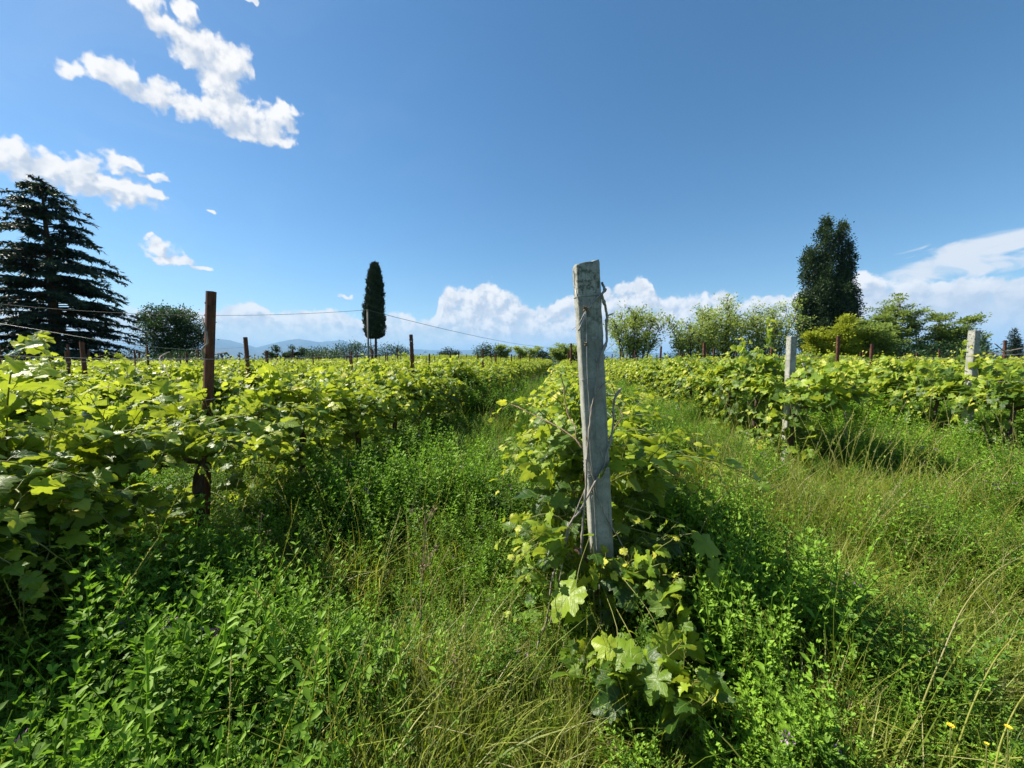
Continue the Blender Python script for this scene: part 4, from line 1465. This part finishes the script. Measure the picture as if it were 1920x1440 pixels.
def tree(name, x, y, label, cat, mat, cl, stems, leafn, leafs, cr, flat=.7, group=None, trunk_r=.14, seed=1, shape=DIAM, tint=.45, base=0.0, twig=True):
    """cl: crown clusters (n,3) local; stems: list of (dx, dy, top z, lean x)"""
    rs = np.random.default_rng(seed)
    r = empty(name, (x, y, float(hgt(x, y)) + base), 0, label, cat, group)
    tb, lf = MB(), MB()
    lines = []
    for (dx, dy, zt, lx) in stems:
        n = 9
        t = np.linspace(0, 1, n)
        P = np.column_stack([dx * .3 + (dx * .7 + lx) * t ** 1.2, dy * t, -.2 + (zt + .2) * t])
        P[1:, :2] += rs.normal(0, .012 * zt, (n - 1, 2)) * t[1:, None]
        tb.tube(P, trunk_r * (1 - t * .85) * rs.uniform(.8, 1.1), 7, jitter=.2, rs=rs)
        lines.append(P)
    allp = np.concatenate(lines)
    for c in cl:
        d = np.linalg.norm((allp - c) * np.array([1, 1, .75]), axis=1) + 2.0 * np.clip(allp[:, 2] - c[2] + .25, 0, 9)
        a = allp[np.argmin(d)]
        if twig:
            limb(tb, a, c, trunk_r * .22, trunk_r * .05, rs, 3, .05)
        m = int(leafn * rs.uniform(.6, 1.4))
        g = rs.normal(0, 1, (m, 3)) * np.array([cr, cr, cr * flat]) * rs.uniform(.7, 1.25)
        P = c + g
        out = nrm(c - np.array([0, 0, c[2] * .6]))
        Y = nrm(g + out * .5 * cr + rs.normal(0, .4 * cr, g.shape))
        N = nrm(np.array([0, 0, .8]) + rs.normal(0, .7, g.shape))
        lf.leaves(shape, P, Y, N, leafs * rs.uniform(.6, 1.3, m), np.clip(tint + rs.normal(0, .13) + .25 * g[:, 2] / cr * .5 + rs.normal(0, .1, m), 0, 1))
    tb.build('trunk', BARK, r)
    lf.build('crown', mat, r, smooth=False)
    return r


def ellipsoid(rs, n, c, rad, hollow=.35):
    out = []
    while len(out) < n:
        p = rs.uniform(-1, 1, 3)
        q = np.linalg.norm(p)
        if q < 1 and q > hollow * rs.random(): out.append(p)
    return np.array(c) + np.array(out) * np.array(rad)


def cedar():
    rs = np.random.default_rng(42)
    x, y = -44.6, 38.5
    r = empty('cedar_tree', (x, y, 0), 0, 'huge dark cedar with layered drooping branches at the left edge', 'tree')
    tb, lf = MB(), MB()
    H = 18.6
    t = np.linspace(0, 1, 14)
    trunk = np.column_stack([.25 * np.sin(t * 3), .1 * np.sin(t * 5), -.2 + (H + .2) * t])
    trunk[-1] += (-.6, 0, 0)
    tb.tube(trunk, .52 * (1 - t * .93), 10, jitter=.15, rs=rs)
    zs = np.array([1.3, 3, 6, 8.5, 10.9, 12, 13.2, 15.5, 16.9, 18, 18.8])
    Rs = np.array([6.2, 6.7, 6.8, 6.6, 5.7, 5.2, 3.9, 3.3, 2.3, 1.1, .3])
    NB = 205
    for i in range(NB):
        f = (i + .5) / NB
        z0 = 1.2 + (H - 1.3) * (np.round(f ** .92 * 19) / 19 + rs.normal(0, .024))
        th = i * 2.39996 + rs.normal(0, .15)
        L = np.interp(z0, zs, Rs) * rs.uniform(.62, 1.06)
        d = np.array([math.cos(th), math.sin(th), 0])
        up = np.interp(z0, [0, 6, 14, 18.6], [.02, .10, .30, .55])
        n = 12
        s = np.linspace(0, 1, n)
        c0 = np.array([np.interp(z0, trunk[:, 2], trunk[:, q]) for q in range(3)])
        P = c0 + d * (L * s)[:, None]
        P[:, 2] += L * (up * s - (up * .75 + .16) * s ** 2.4)
        P[:, :2] += np.array([-d[1], d[0]]) * (L * .05 * np.sin(s * 3 + i))[:, None]
        tb.tube(P, np.linspace(.11 * (L / 9) + .02, .012, n), 5, cap=False)
        nt = int(L * 6.5) + 6
        for q in range(nt):
            u = rs.uniform(.16, 1.0)
            p = np.array([np.interp(u, s, P[:, e]) for e in range(3)])
            sd = 1 if q % 2 else -1
            lt = (.30 + .95 * (1 - u) ** .8) * min(1.0, L / 5) * rs.uniform(.6, 1.15)
            dd = nrm(d * rs.uniform(.5, 1.0) + sd * np.array([-d[1], d[0], 0]) * rs.uniform(.3, 1.0))
            m = max(int(lt / .06), 4)
            w_ = np.linspace(0.1, 1, m)
            Q = p + dd * (lt * w_)[:, None]
            Q[:, 2] += -.30 * lt * w_ ** 2 + rs.normal(0, .03, m)
            Q += rs.normal(0, .04, Q.shape)
            Yv = dd + rs.normal(0, .45, (m, 3)) + np.array([0, 0, -.30])
            N = np.array([0, 0, 1.]) + rs.normal(0, .45, (m, 3))
            lf.leaves(NEEDLE, Q, Yv, N, rs.uniform(.26, .50, m), np.clip(.35 + rs.normal(0, .12, m) + .25 * u ** 3 + .35 * (rs.random() < .15), 0, 1))
    tb.build('trunk', BARK, r)
    lf.build('crown', CEDAR, r, smooth=False)


cedar()


def cypress():
    rs = np.random.default_rng(3)
    x, y = -21.4, 62.0
    r = empty('cypress_tree', (x, y, 0), 0, 'tall narrow dark cypress with a bare foot beside the thin pole', 'tree')
    tb, lf = MB(), MB()
    t = np.linspace(0, 1, 8)
    tb.tube(np.column_stack([.12 * np.sin(t * 4), t * 0, -.2 + 14 * t]), .26 * (1 - .85 * t), 8)
    tb.tube(np.column_stack([-.45 - .25 * np.sin(t * 3), t * 0, -.2 + 7.5 * t]), .12 * (1 - .8 * t), 6)
    z = [4.7, 5.1, 6, 8, 10, 12, 13.5, 15, 15.9, 16.4]
    rr = [.75, 1.32, 1.5, 1.5, 1.38, 1.22, 1.05, .78, .48, .1]
    n = 34000
    zz = rs.uniform(4.7, 16.3, n)
    th = rs.uniform(0, 2 * math.pi, n)
    cx = np.interp(zz, [4.7, 10, 16.4], [-.15, .0, .25])
    rad = np.interp(zz, z, rr) * (1 + .10 * np.sin(th * 3 + zz * 1.1) + .07 * np.sin(th * 7 - zz * 2.3) + .07 * np.sin(zz * 5 + th) + .06 * np.sin(zz * 11 + th * 9)) * np.clip(1.02 - np.abs(rs.normal(0, .16, n)), .2, 1.06)
    P = np.column_stack([cx + rad * np.cos(th), rad * np.sin(th), zz])
    Y = np.column_stack([np.cos(th) * .45, np.sin(th) * .45, np.ones(n)]) + rs.normal(0, .35, (n, 3))
    N = np.column_stack([np.cos(th), np.sin(th), np.full(n, .3)]) + rs.normal(0, .4, (n, 3))
    tuft = rs.random(n) < .10
    P[tuft] += np.column_stack([np.cos(th), np.sin(th), np.full(n, .8)])[tuft] * rs.uniform(.05, .22, (int(tuft.sum()), 1))
    lf.leaves(NEEDLE, P, Y, N, rs.uniform(.16, .36, n), np.clip(.4 + rs.normal(0, .15, n) + .15 * np.sin(zz * 6 + th * 4), 0, 1))
    tb.build('trunk', BARK, r)
    lf.build('crown', CYPR, r, smooth=False)


cypress()


def poplar():
    rs = np.random.default_rng(12)
    cl, st = [], []
    for (dx, dy, h, rad, z0) in ((-3.4, .6, 20.8, 1.15, 3.5), (-1.5, -.5, 25.4, 1.3, 4), (-.1, 1.6, 19.3, 1.15, 5), (1.7, 0, 25.0, 1.3, 4), (3.3, .3, 21.3, 1.0, 4), (-4.6, .2, 12.5, 1.0, 3),
                              (4.6, 0, 11.6, 1.35, 5.5), (.6, -1.2, 15, 1.9, 3), (-2.3, -1.2, 15, 1.7, 3), (3.2, -.8, 14.0, 1.2, 4)):
        st.append((dx, dy, h - .5, 0))
        n = int((h - z0) * 15)
        f = rs.random(n) ** .9
        z = z0 + (h - z0) * f
        rr = rad * 1.18 * np.minimum(1, (1 - f) * 7 + .15) * np.minimum(1, .55 + f * 3) * np.sqrt(rs.uniform(.05, 1, n)) * (1 + .12 * np.sin(z * 1.9 + dx * 3)) * .88
        th = rs.uniform(0, 6.28, n)
        bx = dx * (.72 + .28 * z / h)
        cl.append(np.column_stack([bx + rr * np.cos(th), dy + rr * np.sin(th), z]))
    tree('poplar_tree', 55.6, 70, 'very tall dark poplar with several upright leaders behind the light green trees', 'tree', POPL, np.concatenate(cl), st, 36, .30, .30, 1.4, trunk_r=.30, seed=13, tint=.38)


poplar()
rs0 = np.random.default_rng(21)
# round dark tree between the cedar and the nearest rusty post
cl = ellipsoid(rs0, 250, (0, 0, 5.7), (4.3, 3.8, 3.6), .9)
cl = np.vstack([cl, ellipsoid(rs0, 40, (.2, 0, 2.4), (3.4, 3, 1.0))])
tree('broadleaf_tree', -51.0, 60, 'round dark green tree between the cedar and the nearest rusty post', 'tree', OAK, cl, [(0, 0, 6.5, .3), (.8, .3, 6, .8), (-.8, 0, 5.5, -.9)], 80, .25, .42, .8, trunk_r=.3, seed=22, tint=.42)


def airy(x, y, H, Wd, label, mat, seed, ntier=9, z0=0.5, nst=4, leafn=46, tint=.5, group='light green trees along the right of the vineyard', dens=1.0, name='broadleaf_tree', flatc=.42, rise=.35):
    """open crown of upright stems carrying layered fans of foliage"""
    rs = np.random.default_rng(seed)
    st = []
    cl = []
    for i in range(nst):
        a = rs.uniform(0, 6.28)
        dx = Wd * .5 * (i / max(nst - 1, 1) - .5) * 1.5 + rs.normal(0, .15)
        zt = H * rs.uniform(.72, .97) * (1 - .25 * abs(dx) / (Wd * .5 + .1))
        st.append((dx, rs.normal(0, Wd * .14), zt, rs.normal(0, .25)))
    for (dx, dy, zt, lx) in st:
        for j in range(int(ntier * dens)):
            f = rs.uniform(.25, 1.04)
            c0 = np.array([dx * .3 + (dx * .7 + lx) * f ** 1.2, dy * f, zt * f])
            a = rs.uniform(0, 6.28)
            reach = Wd * .27 * (1.15 - .65 * f) * rs.uniform(.4, 1.25)
            for q in range(5):
                t = (q + 1) / 5
                cl.append(c0 + np.array([math.cos(a) * reach * t, math.sin(a) * reach * t, reach * rise * t]) + rs.normal(0, .09, 3))
    cl = np.array(cl)
    cl = cl[(cl[:, 2] > z0) & (cl[:, 2] < H)]
    tree(name, x, y, label, 'tree', mat, cl, st, leafn * .55, .21, .24, flatc, group, trunk_r=.10, seed=seed + 1, tint=tint)


airy(13.0, 42, 7.2, 7.0, 'light green open tree just right of the tall concrete post', ROBI, 31, 17, .4, 11, 17, tint=.50, flatc=.75, rise=1.0)
airy(19.0, 41, 6.6, 6.0, 'light green tree with ragged top, second in the belt right of the tall post', ROBI, 33, 16, .5, 9, 17, tint=.55, flatc=.75, rise=1.0)
airy(23.0, 43, 8.0, 6.4, 'tall light green tree in the middle of the belt left of the poplar', ROBI, 35, 17, .5, 11, 17, tint=.58, flatc=.75, rise=.9)
airy(28.2, 43.5, 8.0, 7.2, 'light green tree with thin top twigs just left of the poplar', ROBI, 37, 17, .5, 11, 17, tint=.55, flatc=.75, rise=.9)
airy(31.3, 39, 5.7, 6.0, 'yellowish green spreading tree below the poplar', YELL, 39, 20, .4, 6, tint=.5, dens=1.3)
airy(36.2, 40, 5.6, 7.0, 'mid green layered tree right below the poplar', ROBI, 41, 22, .4, 6, tint=.36, dens=1.3)
airy(43.6, 46, 9.0, 9.4, 'wide flat layered light green tree right of the poplar', ROBI, 43, 22, .8, 6, tint=.36, flatc=.3)
airy(50.0, 46, 7.6, 8.0, 'layered green tree furthest right of the light green belt', ROBI, 45, 20, .8, 6, tint=.25, flatc=.3)
airy(8.6, 58, 3.9, 5.5, 'low bushy green tree just left of the tall concrete post', ROBI, 47, 18, .2, 5, tint=.35, dens=1.4)


def bush(name, x, y, W_, H, label, mat, seed, group, n=60, tint=.45, leafs=.22, cat='bush', leafn=40):
    rs = np.random.default_rng(seed)
    c = ellipsoid(rs, n, (0, 0, H * .5), (W_ / 2, W_ / 2.6, H * .46), .7)
    tree(name, x, y, label, cat, mat, c, [(0, 0, H * .6, 0), (W_ * .15, 0, H * .5, .1)], leafn, leafs, .12 * W_ ** .5 * 1.5, .8, group, trunk_r=.08, seed=seed, tint=tint)


G1 = 'dark bushes under the trees on the right'
bush('bush', 25.4, 40, 1.9, 4.0, 'dark ivy covered stump between two light green trees', DARKG, 51, G1, 60, .2, .16)
bush('bush', 47, 43, 9.0, 3.3, 'broad dark bush under the layered tree right of the poplar', DARKG, 52, G1, 110, .35)
bush('bush', 40, 42, 7.0, 2.9, 'dark green bush filling the gap below the wide layered tree', DARKG, 53, G1, 80, .35)
bush('bush', 33.8, 42.5, 6.0, 2.6, 'shadowed bush under the yellowish green tree', DARKG, 54, G1, 60, .25)
bush('bush', 21.0, 44.5, 8.0, 2.3, 'low bush behind the second light green tree', OAK, 55, G1, 60, .45)
bush('bush', 28.5, 46.5, 9.0, 2.3, 'low bush behind the trees left of the poplar', OAK, 56, G1, 60, .4)
bush('bush', 63.5, 58, 9.0, 4.3, 'wide dark bush left of the small spruces', DARKG, 58, G1, 90, .35)
bush('bush', 57, 52, 9.0, 4.0, 'low dark bush between the light green belt and the spruces', DARKG, 57, G1, 80, .3)
# small spruces at the right edge


def spruce(x, y, H, label, seed):
    rs = np.random.default_rng(seed)
    r = empty('spruce_tree', (x, y, float(hgt(x, y))), 0, label, 'tree', 'small dark spruces at the right edge')
    tb, lf = MB(), MB()
    tb.tube([(0, 0, -.2), (0, 0, H * .5), (.05, 0, H)], [.12, .07, .01], 6)
    for i in range(90):
        f = (i + 1) / 91
        z0 = .5 + (H - .6) * f
        L = (H * .27) * (1 - f) ** .8 * rs.uniform(.7, 1.1) + .08
        th = i * 2.4
        d = np.array([math.cos(th), math.sin(th), .15])
        m = int(L / .06) + 2
        s = np.linspace(.1, 1, m)
        Q = np.array([0, 0, z0]) + d * (L * s)[:, None] + rs.normal(0, .06, (m, 3))
        tb.tube([(0, 0, z0), tuple(np.array([0, 0, z0]) + d * L)], [.02, .006], 3, cap=False)
        for q in range(2):
            lf.leaves(NEEDLE, Q, d + rs.normal(0, .7, (m, 3)), np.array([0, 0, 1.]) + rs.normal(0, .5, (m, 3)), rs.uniform(.2, .36, m), .4)
    tb.build('trunk', BARK, r)
    lf.build('crown', CEDAR, r, smooth=False)


spruce(75.9, 60, 6.3, 'pointed dark spruce at the far right edge, tallest of the small ones', 61)
spruce(72.6, 61, 5.2, 'dark spruce just left of the tallest pointed one at the right edge', 62)
spruce(69.2, 61, 4.6, 'low dark spruce right behind the concrete post near the right edge', 63)
spruce(79.0, 62, 5.0, 'dark spruce cut by the right edge of the photo', 64)
bush('bush', 66.5, 60, 7.5, 4.6, 'dark bush behind the concrete post near the right edge', DARKG, 65, G1, 80, .25)

G2 = 'trees and bushes on the horizon left of the tall post'
bush('bush', -44.5, 92, 9, 3.6, 'low grey green hedge left of the cypress', DARKG, 71, G2, 90, .5, .3)
bush('bush', -38.5, 98, 12, 5.0, 'longer dark hedge just behind the cypress', DARKG, 72, G2, 130, .4, .3)
bush('bush', -30.0, 99, 8, 4.4, 'dark hedge end right behind the cypress foot', DARKG, 73, G2, 80, .35, .3)
bush('bush', -17.0, 110, 5.0, 3.6, 'dark round bush on the horizon right of the cypress', DARKG, 74, G2, 50, .2, .3)
bush('bush', -19.8, 112, 3.0, 3.1, 'small dark bush beside the round one on the horizon', DARKG, 75, G2, 30, .25, .3)
bush('bush', -5.4, 84, 5.2, 4.0, 'dark bush left of the slim pale tree on the horizon', OAK, 76, G2, 60, .3, .3)
airy(-2.0, 86, 5.2, 3.0, 'slim pale green tree on the horizon left of the tall post', ROBI, 77, 12, .3, 4, tint=.6, group=G2)
airy(3.0, 85, 4.4, 6.0, 'wide thin pale tree on the horizon left of the tall post', ROBI, 79, 14, .4, 5, tint=.7, group=G2)
bush('bush', 7.2, 88, 4.5, 2.9, 'dark low bush on the horizon beside the tall post', DARKG, 81, G2, 50, .2, .3)
airy(-37.2, 68, 4.0, 2.8, 'small orchard tree on the horizon, right one of two', OAK, 83, 9, .8, 3, tint=.5, group=G2)
airy(-40.2, 68, 3.7, 3.0, 'small orchard tree on the horizon, left one of two', OAK, 85, 9, .8, 3, tint=.5, group=G2)
bush('bush', -33.8, 70, 6.0, 2.9, 'small flat topped orchard tree before the hedge', OAK, 87, G2, 60, .45, .25)
bush('bush', -43.0, 52, 6.0, 2.3, 'dark bush below the round tree', DARKG, 88, G2, 60, .3)
bush('bush', -38.0, 46, 5.5, 2.1, 'dark bush at the foot of the cedar on its right', DARKG, 89, G2, 60, .25)
bush('bush', -50.5, 36.5, 9.0, 2.4, 'dark bush at the foot of the cedar on its left', DARKG, 90, G2, 80, .25)
bush('bush', -57, 58, 8.0, 2.6, 'dark bush between the cedar and the round tree', DARKG, 91, G2, 60, .3)


def treeline():
    """far wood on the plain beyond the field, one mass"""
    rs = np.random.default_rng(6)
    mb = MB()
    n = 16000
    a = np.radians(rs.uniform(-62, 60, n))
    d = rs.uniform(260, 700, n)
    x, y = d * np.sin(a), d * np.cos(a)
    z = hgt(x, y) + rs.uniform(0, 6, n)
    mb.leaves(OVAL, np.column_stack([x, y, z]), np.column_stack([rs.normal(0, 1, n), rs.normal(0, 1, n), np.ones(n)]), rs.normal(0, 1, (n, 3)), rs.uniform(1.6, 3.2, n), rs.uniform(.1, .6, n))
    tag(mb.build('distant_wood', DARKG, smooth=False), 'far wood on the plain beyond the vineyard', kind='stuff')


treeline()

# ------------------------------------------------------------------ pole and overhead cable
r = empty('utility_pole', (-10.88, 30, 0), 0, 'thin grey pole standing in the vines just left of the cypress', 'pole')
mb = MB()
mb.tube([(0, 0, -.1), (0, 0, 2.6), (0, 0, 5.2)], [.075, .07, .058], 10)
mb.build('shaft', POLE, r)
mb = MB()
mb.tube([(0, -.05, 5.08), (0, -.12, 5.08)], [.012, .012], 6)
mb.tube([(0, -.12, 5.03), (0, -.12, 5.07), (0, -.12, 5.10), (0, -.12, 5.13)], [.02, .03, .022, .03], 8)
mb.build('insulator', WIRE, r)


def catenary(a, b, sag, n=26):
    a, b = np.array(a, float), np.array(b, float)
    t = np.linspace(0, 1, n)[:, None]
    P = a + (b - a) * t
    P[:, 2] -= (4 * sag * t * (1 - t))[:, 0]
    return P


mb = MB()
mb.tube(catenary((-38, 26.5, 5.55), (-10.88, 29.88, 5.15), .75), .014, 5, cap=False)
tag(mb.build('overhead_cable', CABLE), 'dark overhead cable sagging across the sky in front of the cedar', 'cable', 'overhead cables')
mb = MB()
mb.tube(catenary((-10.88, 29.88, 5.15), (16.5, 115, 5.2), 1.1), .02, 5, cap=False)
tag(mb.build('overhead_cable', CABLE), 'dark overhead cable falling from the thin pole towards the tall concrete post', 'cable', 'overhead cables')

# ------------------------------------------------------------------ single plants one can pick out


def dry_stalk(pts, r0, label, seed, twigs=8):
    rs = np.random.default_rng(seed)
    P = smooth_poly(pts, 6)
    mb = MB()
    mb.tube(P, np.linspace(r0, r0 * .45, len(P)), 6)
    n = len(P)
    for i in range(twigs):
        j = rs.integers(int(n * .35), n - 1)
        a = rs.uniform(0, 6.28)
        L = rs.uniform(.04, .12)
        d = np.array([math.cos(a) * .5, math.sin(a) * .5, .9])
        q = P[j] + d * np.linspace(0, L, 4)[:, None] + rs.normal(0, .003, (4, 3))
        mb.tube(q, np.linspace(r0 * .5, r0 * .3, 4), 4)
        mb.leaves(DIAM, q[-1] + rs.normal(0, .008, (9, 3)), rs.normal(0, 1, (9, 3)), rs.normal(0, 1, (9, 3)), .012, .5)
    tag(mb.build('dry_weed_stalk', DRYSTEM), label, 'dry stalk', 'dry weed stalks')


dry_stalk([(-.345, 1.42, -.02), (-.355, 1.46, .2), (-.362, 1.52, .45), (-.368, 1.6, .60), (-.366, 1.62, .75)], .0032, 'thin dry brown stalk standing tall in the grass left of the tall post', 1, 12)
dry_stalk([(-1.27, 1.9, 0), (-1.26, 1.92, .3), (-1.27, 1.93, .62)], .002, 'thin dry stalk in the shade left of the path', 2, 5)
dry_stalk([(-.235, 1.25, -.02), (-.22, 1.28, .15), (-.20, 1.3, .28)], .002, 'short dry stalk near the bottom middle of the photo', 3, 4)


def arch_grass(pts, label):
    P = smooth_poly(pts, 8)
    n = len(P)
    mb = MB()
    mb.tube(P, np.linspace(.0030, .0010, n), 5, tint=.82)
    rs = np.random.default_rng(len(label))
    m = 90
    t = rs.uniform(.45, 1, m)
    Q = np.stack([np.interp(t, np.linspace(0, 1, n), P[:, q]) for q in range(3)], 1)
    T = nrm(np.gradient(P, axis=0))
    D = np.stack([np.interp(t, np.linspace(0, 1, n), T[:, q]) for q in range(3)], 1)
    mb.leaves(NEEDLE, Q, D + rs.normal(0, .12, (m, 3)), rs.normal(0, 1, (m, 3)), .011, .8)
    tag(mb.build('arching_grass_stalk', GRASS), label, 'grass stalk', 'arching grass stalks at the right edge')


arch_grass([(1.27, 1.22, .02), (1.30, 1.2, .25), (1.38, 1.22, .42), (1.52, 1.28, .57), (1.70, 1.35, .65), (1.92, 1.42, .69)], 'highest arching grass stalk at the right edge')
arch_grass([(1.30, 1.14, .02), (1.33, 1.12, .20), (1.42, 1.15, .36), (1.55, 1.2, .47), (1.72, 1.26, .52), (1.9, 1.32, .53)], 'second highest arching grass stalk at the right edge')
arch_grass([(1.33, 1.05, .02), (1.36, 1.05, .18), (1.42, 1.08, .30), (1.52, 1.12, .385), (1.64, 1.16, .42), (1.76, 1.2, .42)], 'third arching grass stalk at the right edge')
arch_grass([(1.37, 1.02, .02), (1.40, 1.02, .17), (1.47, 1.05, .28), (1.56, 1.08, .36), (1.68, 1.12, .40), (1.8, 1.15, .41)], 'lowest arching grass stalk at the right edge')
for i, (pts, lab) in enumerate((([(3.9, 3.9, .05), (4.05, 3.95, .45), (4.35, 4.05, .72), (4.75, 4.1, .80)], 'long pale grass stalk bending before the right hand vines'),
                                ([(4.0, 3.9, .05), (4.2, 3.95, .40), (4.5, 4.05, .62), (4.9, 4.1, .68)], 'second pale grass stalk bending before the right hand vines'),
                                ([(.95, 2.1, .05), (1.02, 2.12, .40), (1.15, 2.15, .62), (1.35, 2.2, .70), (1.6, 2.25, .66)], 'thin grass stalk arching to the right of the front vine'))):
    P = smooth_poly(pts, 8)
    mb = MB()
    mb.tube(P, np.linspace(.003, .0012, len(P)), 5, tint=.95)
    tag(mb.build('grass_stalk', GRASS), lab, 'grass stalk')


def yellow_flower(x, y, z, label, size=.011, seed=0):
    rs = np.random.default_rng(seed)
    r = empty('yellow_flower', (x, y, 0), 0, label, 'flower', 'small yellow flowers at the lower right')
    mb = MB()
    mb.tube(smooth_poly([(.02, .01, -.02), (.01, .0, z * .5), (0, 0, z)], 4), .0012, 5, tint=.6)
    mb.build('stem', SHOOT, r)
    mb = MB()
    m = 13
    a = np.arange(m) * 6.283 / m
    for k_, e in ((1, .5), (.7, 1.1)):
        mb.leaves(OVAL, np.tile([0, 0, z], (m, 1)), np.column_stack([np.cos(a), np.sin(a), np.full(m, e)]), np.tile([0, 0, 1.], (m, 1)), size * k_, .5)
    mb.build('blossom', PETAL_Y, r)


yellow_flower(1.175, 1.0, .42, 'yellow flower furthest left of those at the lower right', .010, 1)
yellow_flower(1.33, 1.0, .416, 'yellow flower nearest the right edge', .009, 2)
yellow_flower(1.275, 1.0, .37, 'small yellow flower lowest of those at the lower right', .006, 3)

# ------------------------------------------------------------------ air
hm, k = new_mat('haze')
pv = k.node('ShaderNodeVolumePrincipled')
pv.inputs['Color'].default_value = (0.34, 0.64, 1.0, 1)
pv.inputs['Density'].default_value = 0.000038
pv.inputs['Anisotropy'].default_value = 0.0
ho = k.node('ShaderNodeOutputMaterial')
k.l.new(pv.outputs[0], ho.inputs['Volume'])
mb = MB()
q, zb, zt = 49500, -82.0, 1280.0
V = [(sx * q, sy * q, z) for z in (zb, zt) for sx, sy in ((-1, -1), (1, -1), (1, 1), (-1, 1))]
mb.add(V, np.array([(0, 3, 2, 1), (4, 5, 6, 7), (0, 1, 5, 4), (1, 2, 6, 5), (2, 3, 7, 6), (3, 0, 4, 7)]))
tag(mb.build('haze', hm, smooth=False), 'thin blue haze over the far hills', kind='stuff')
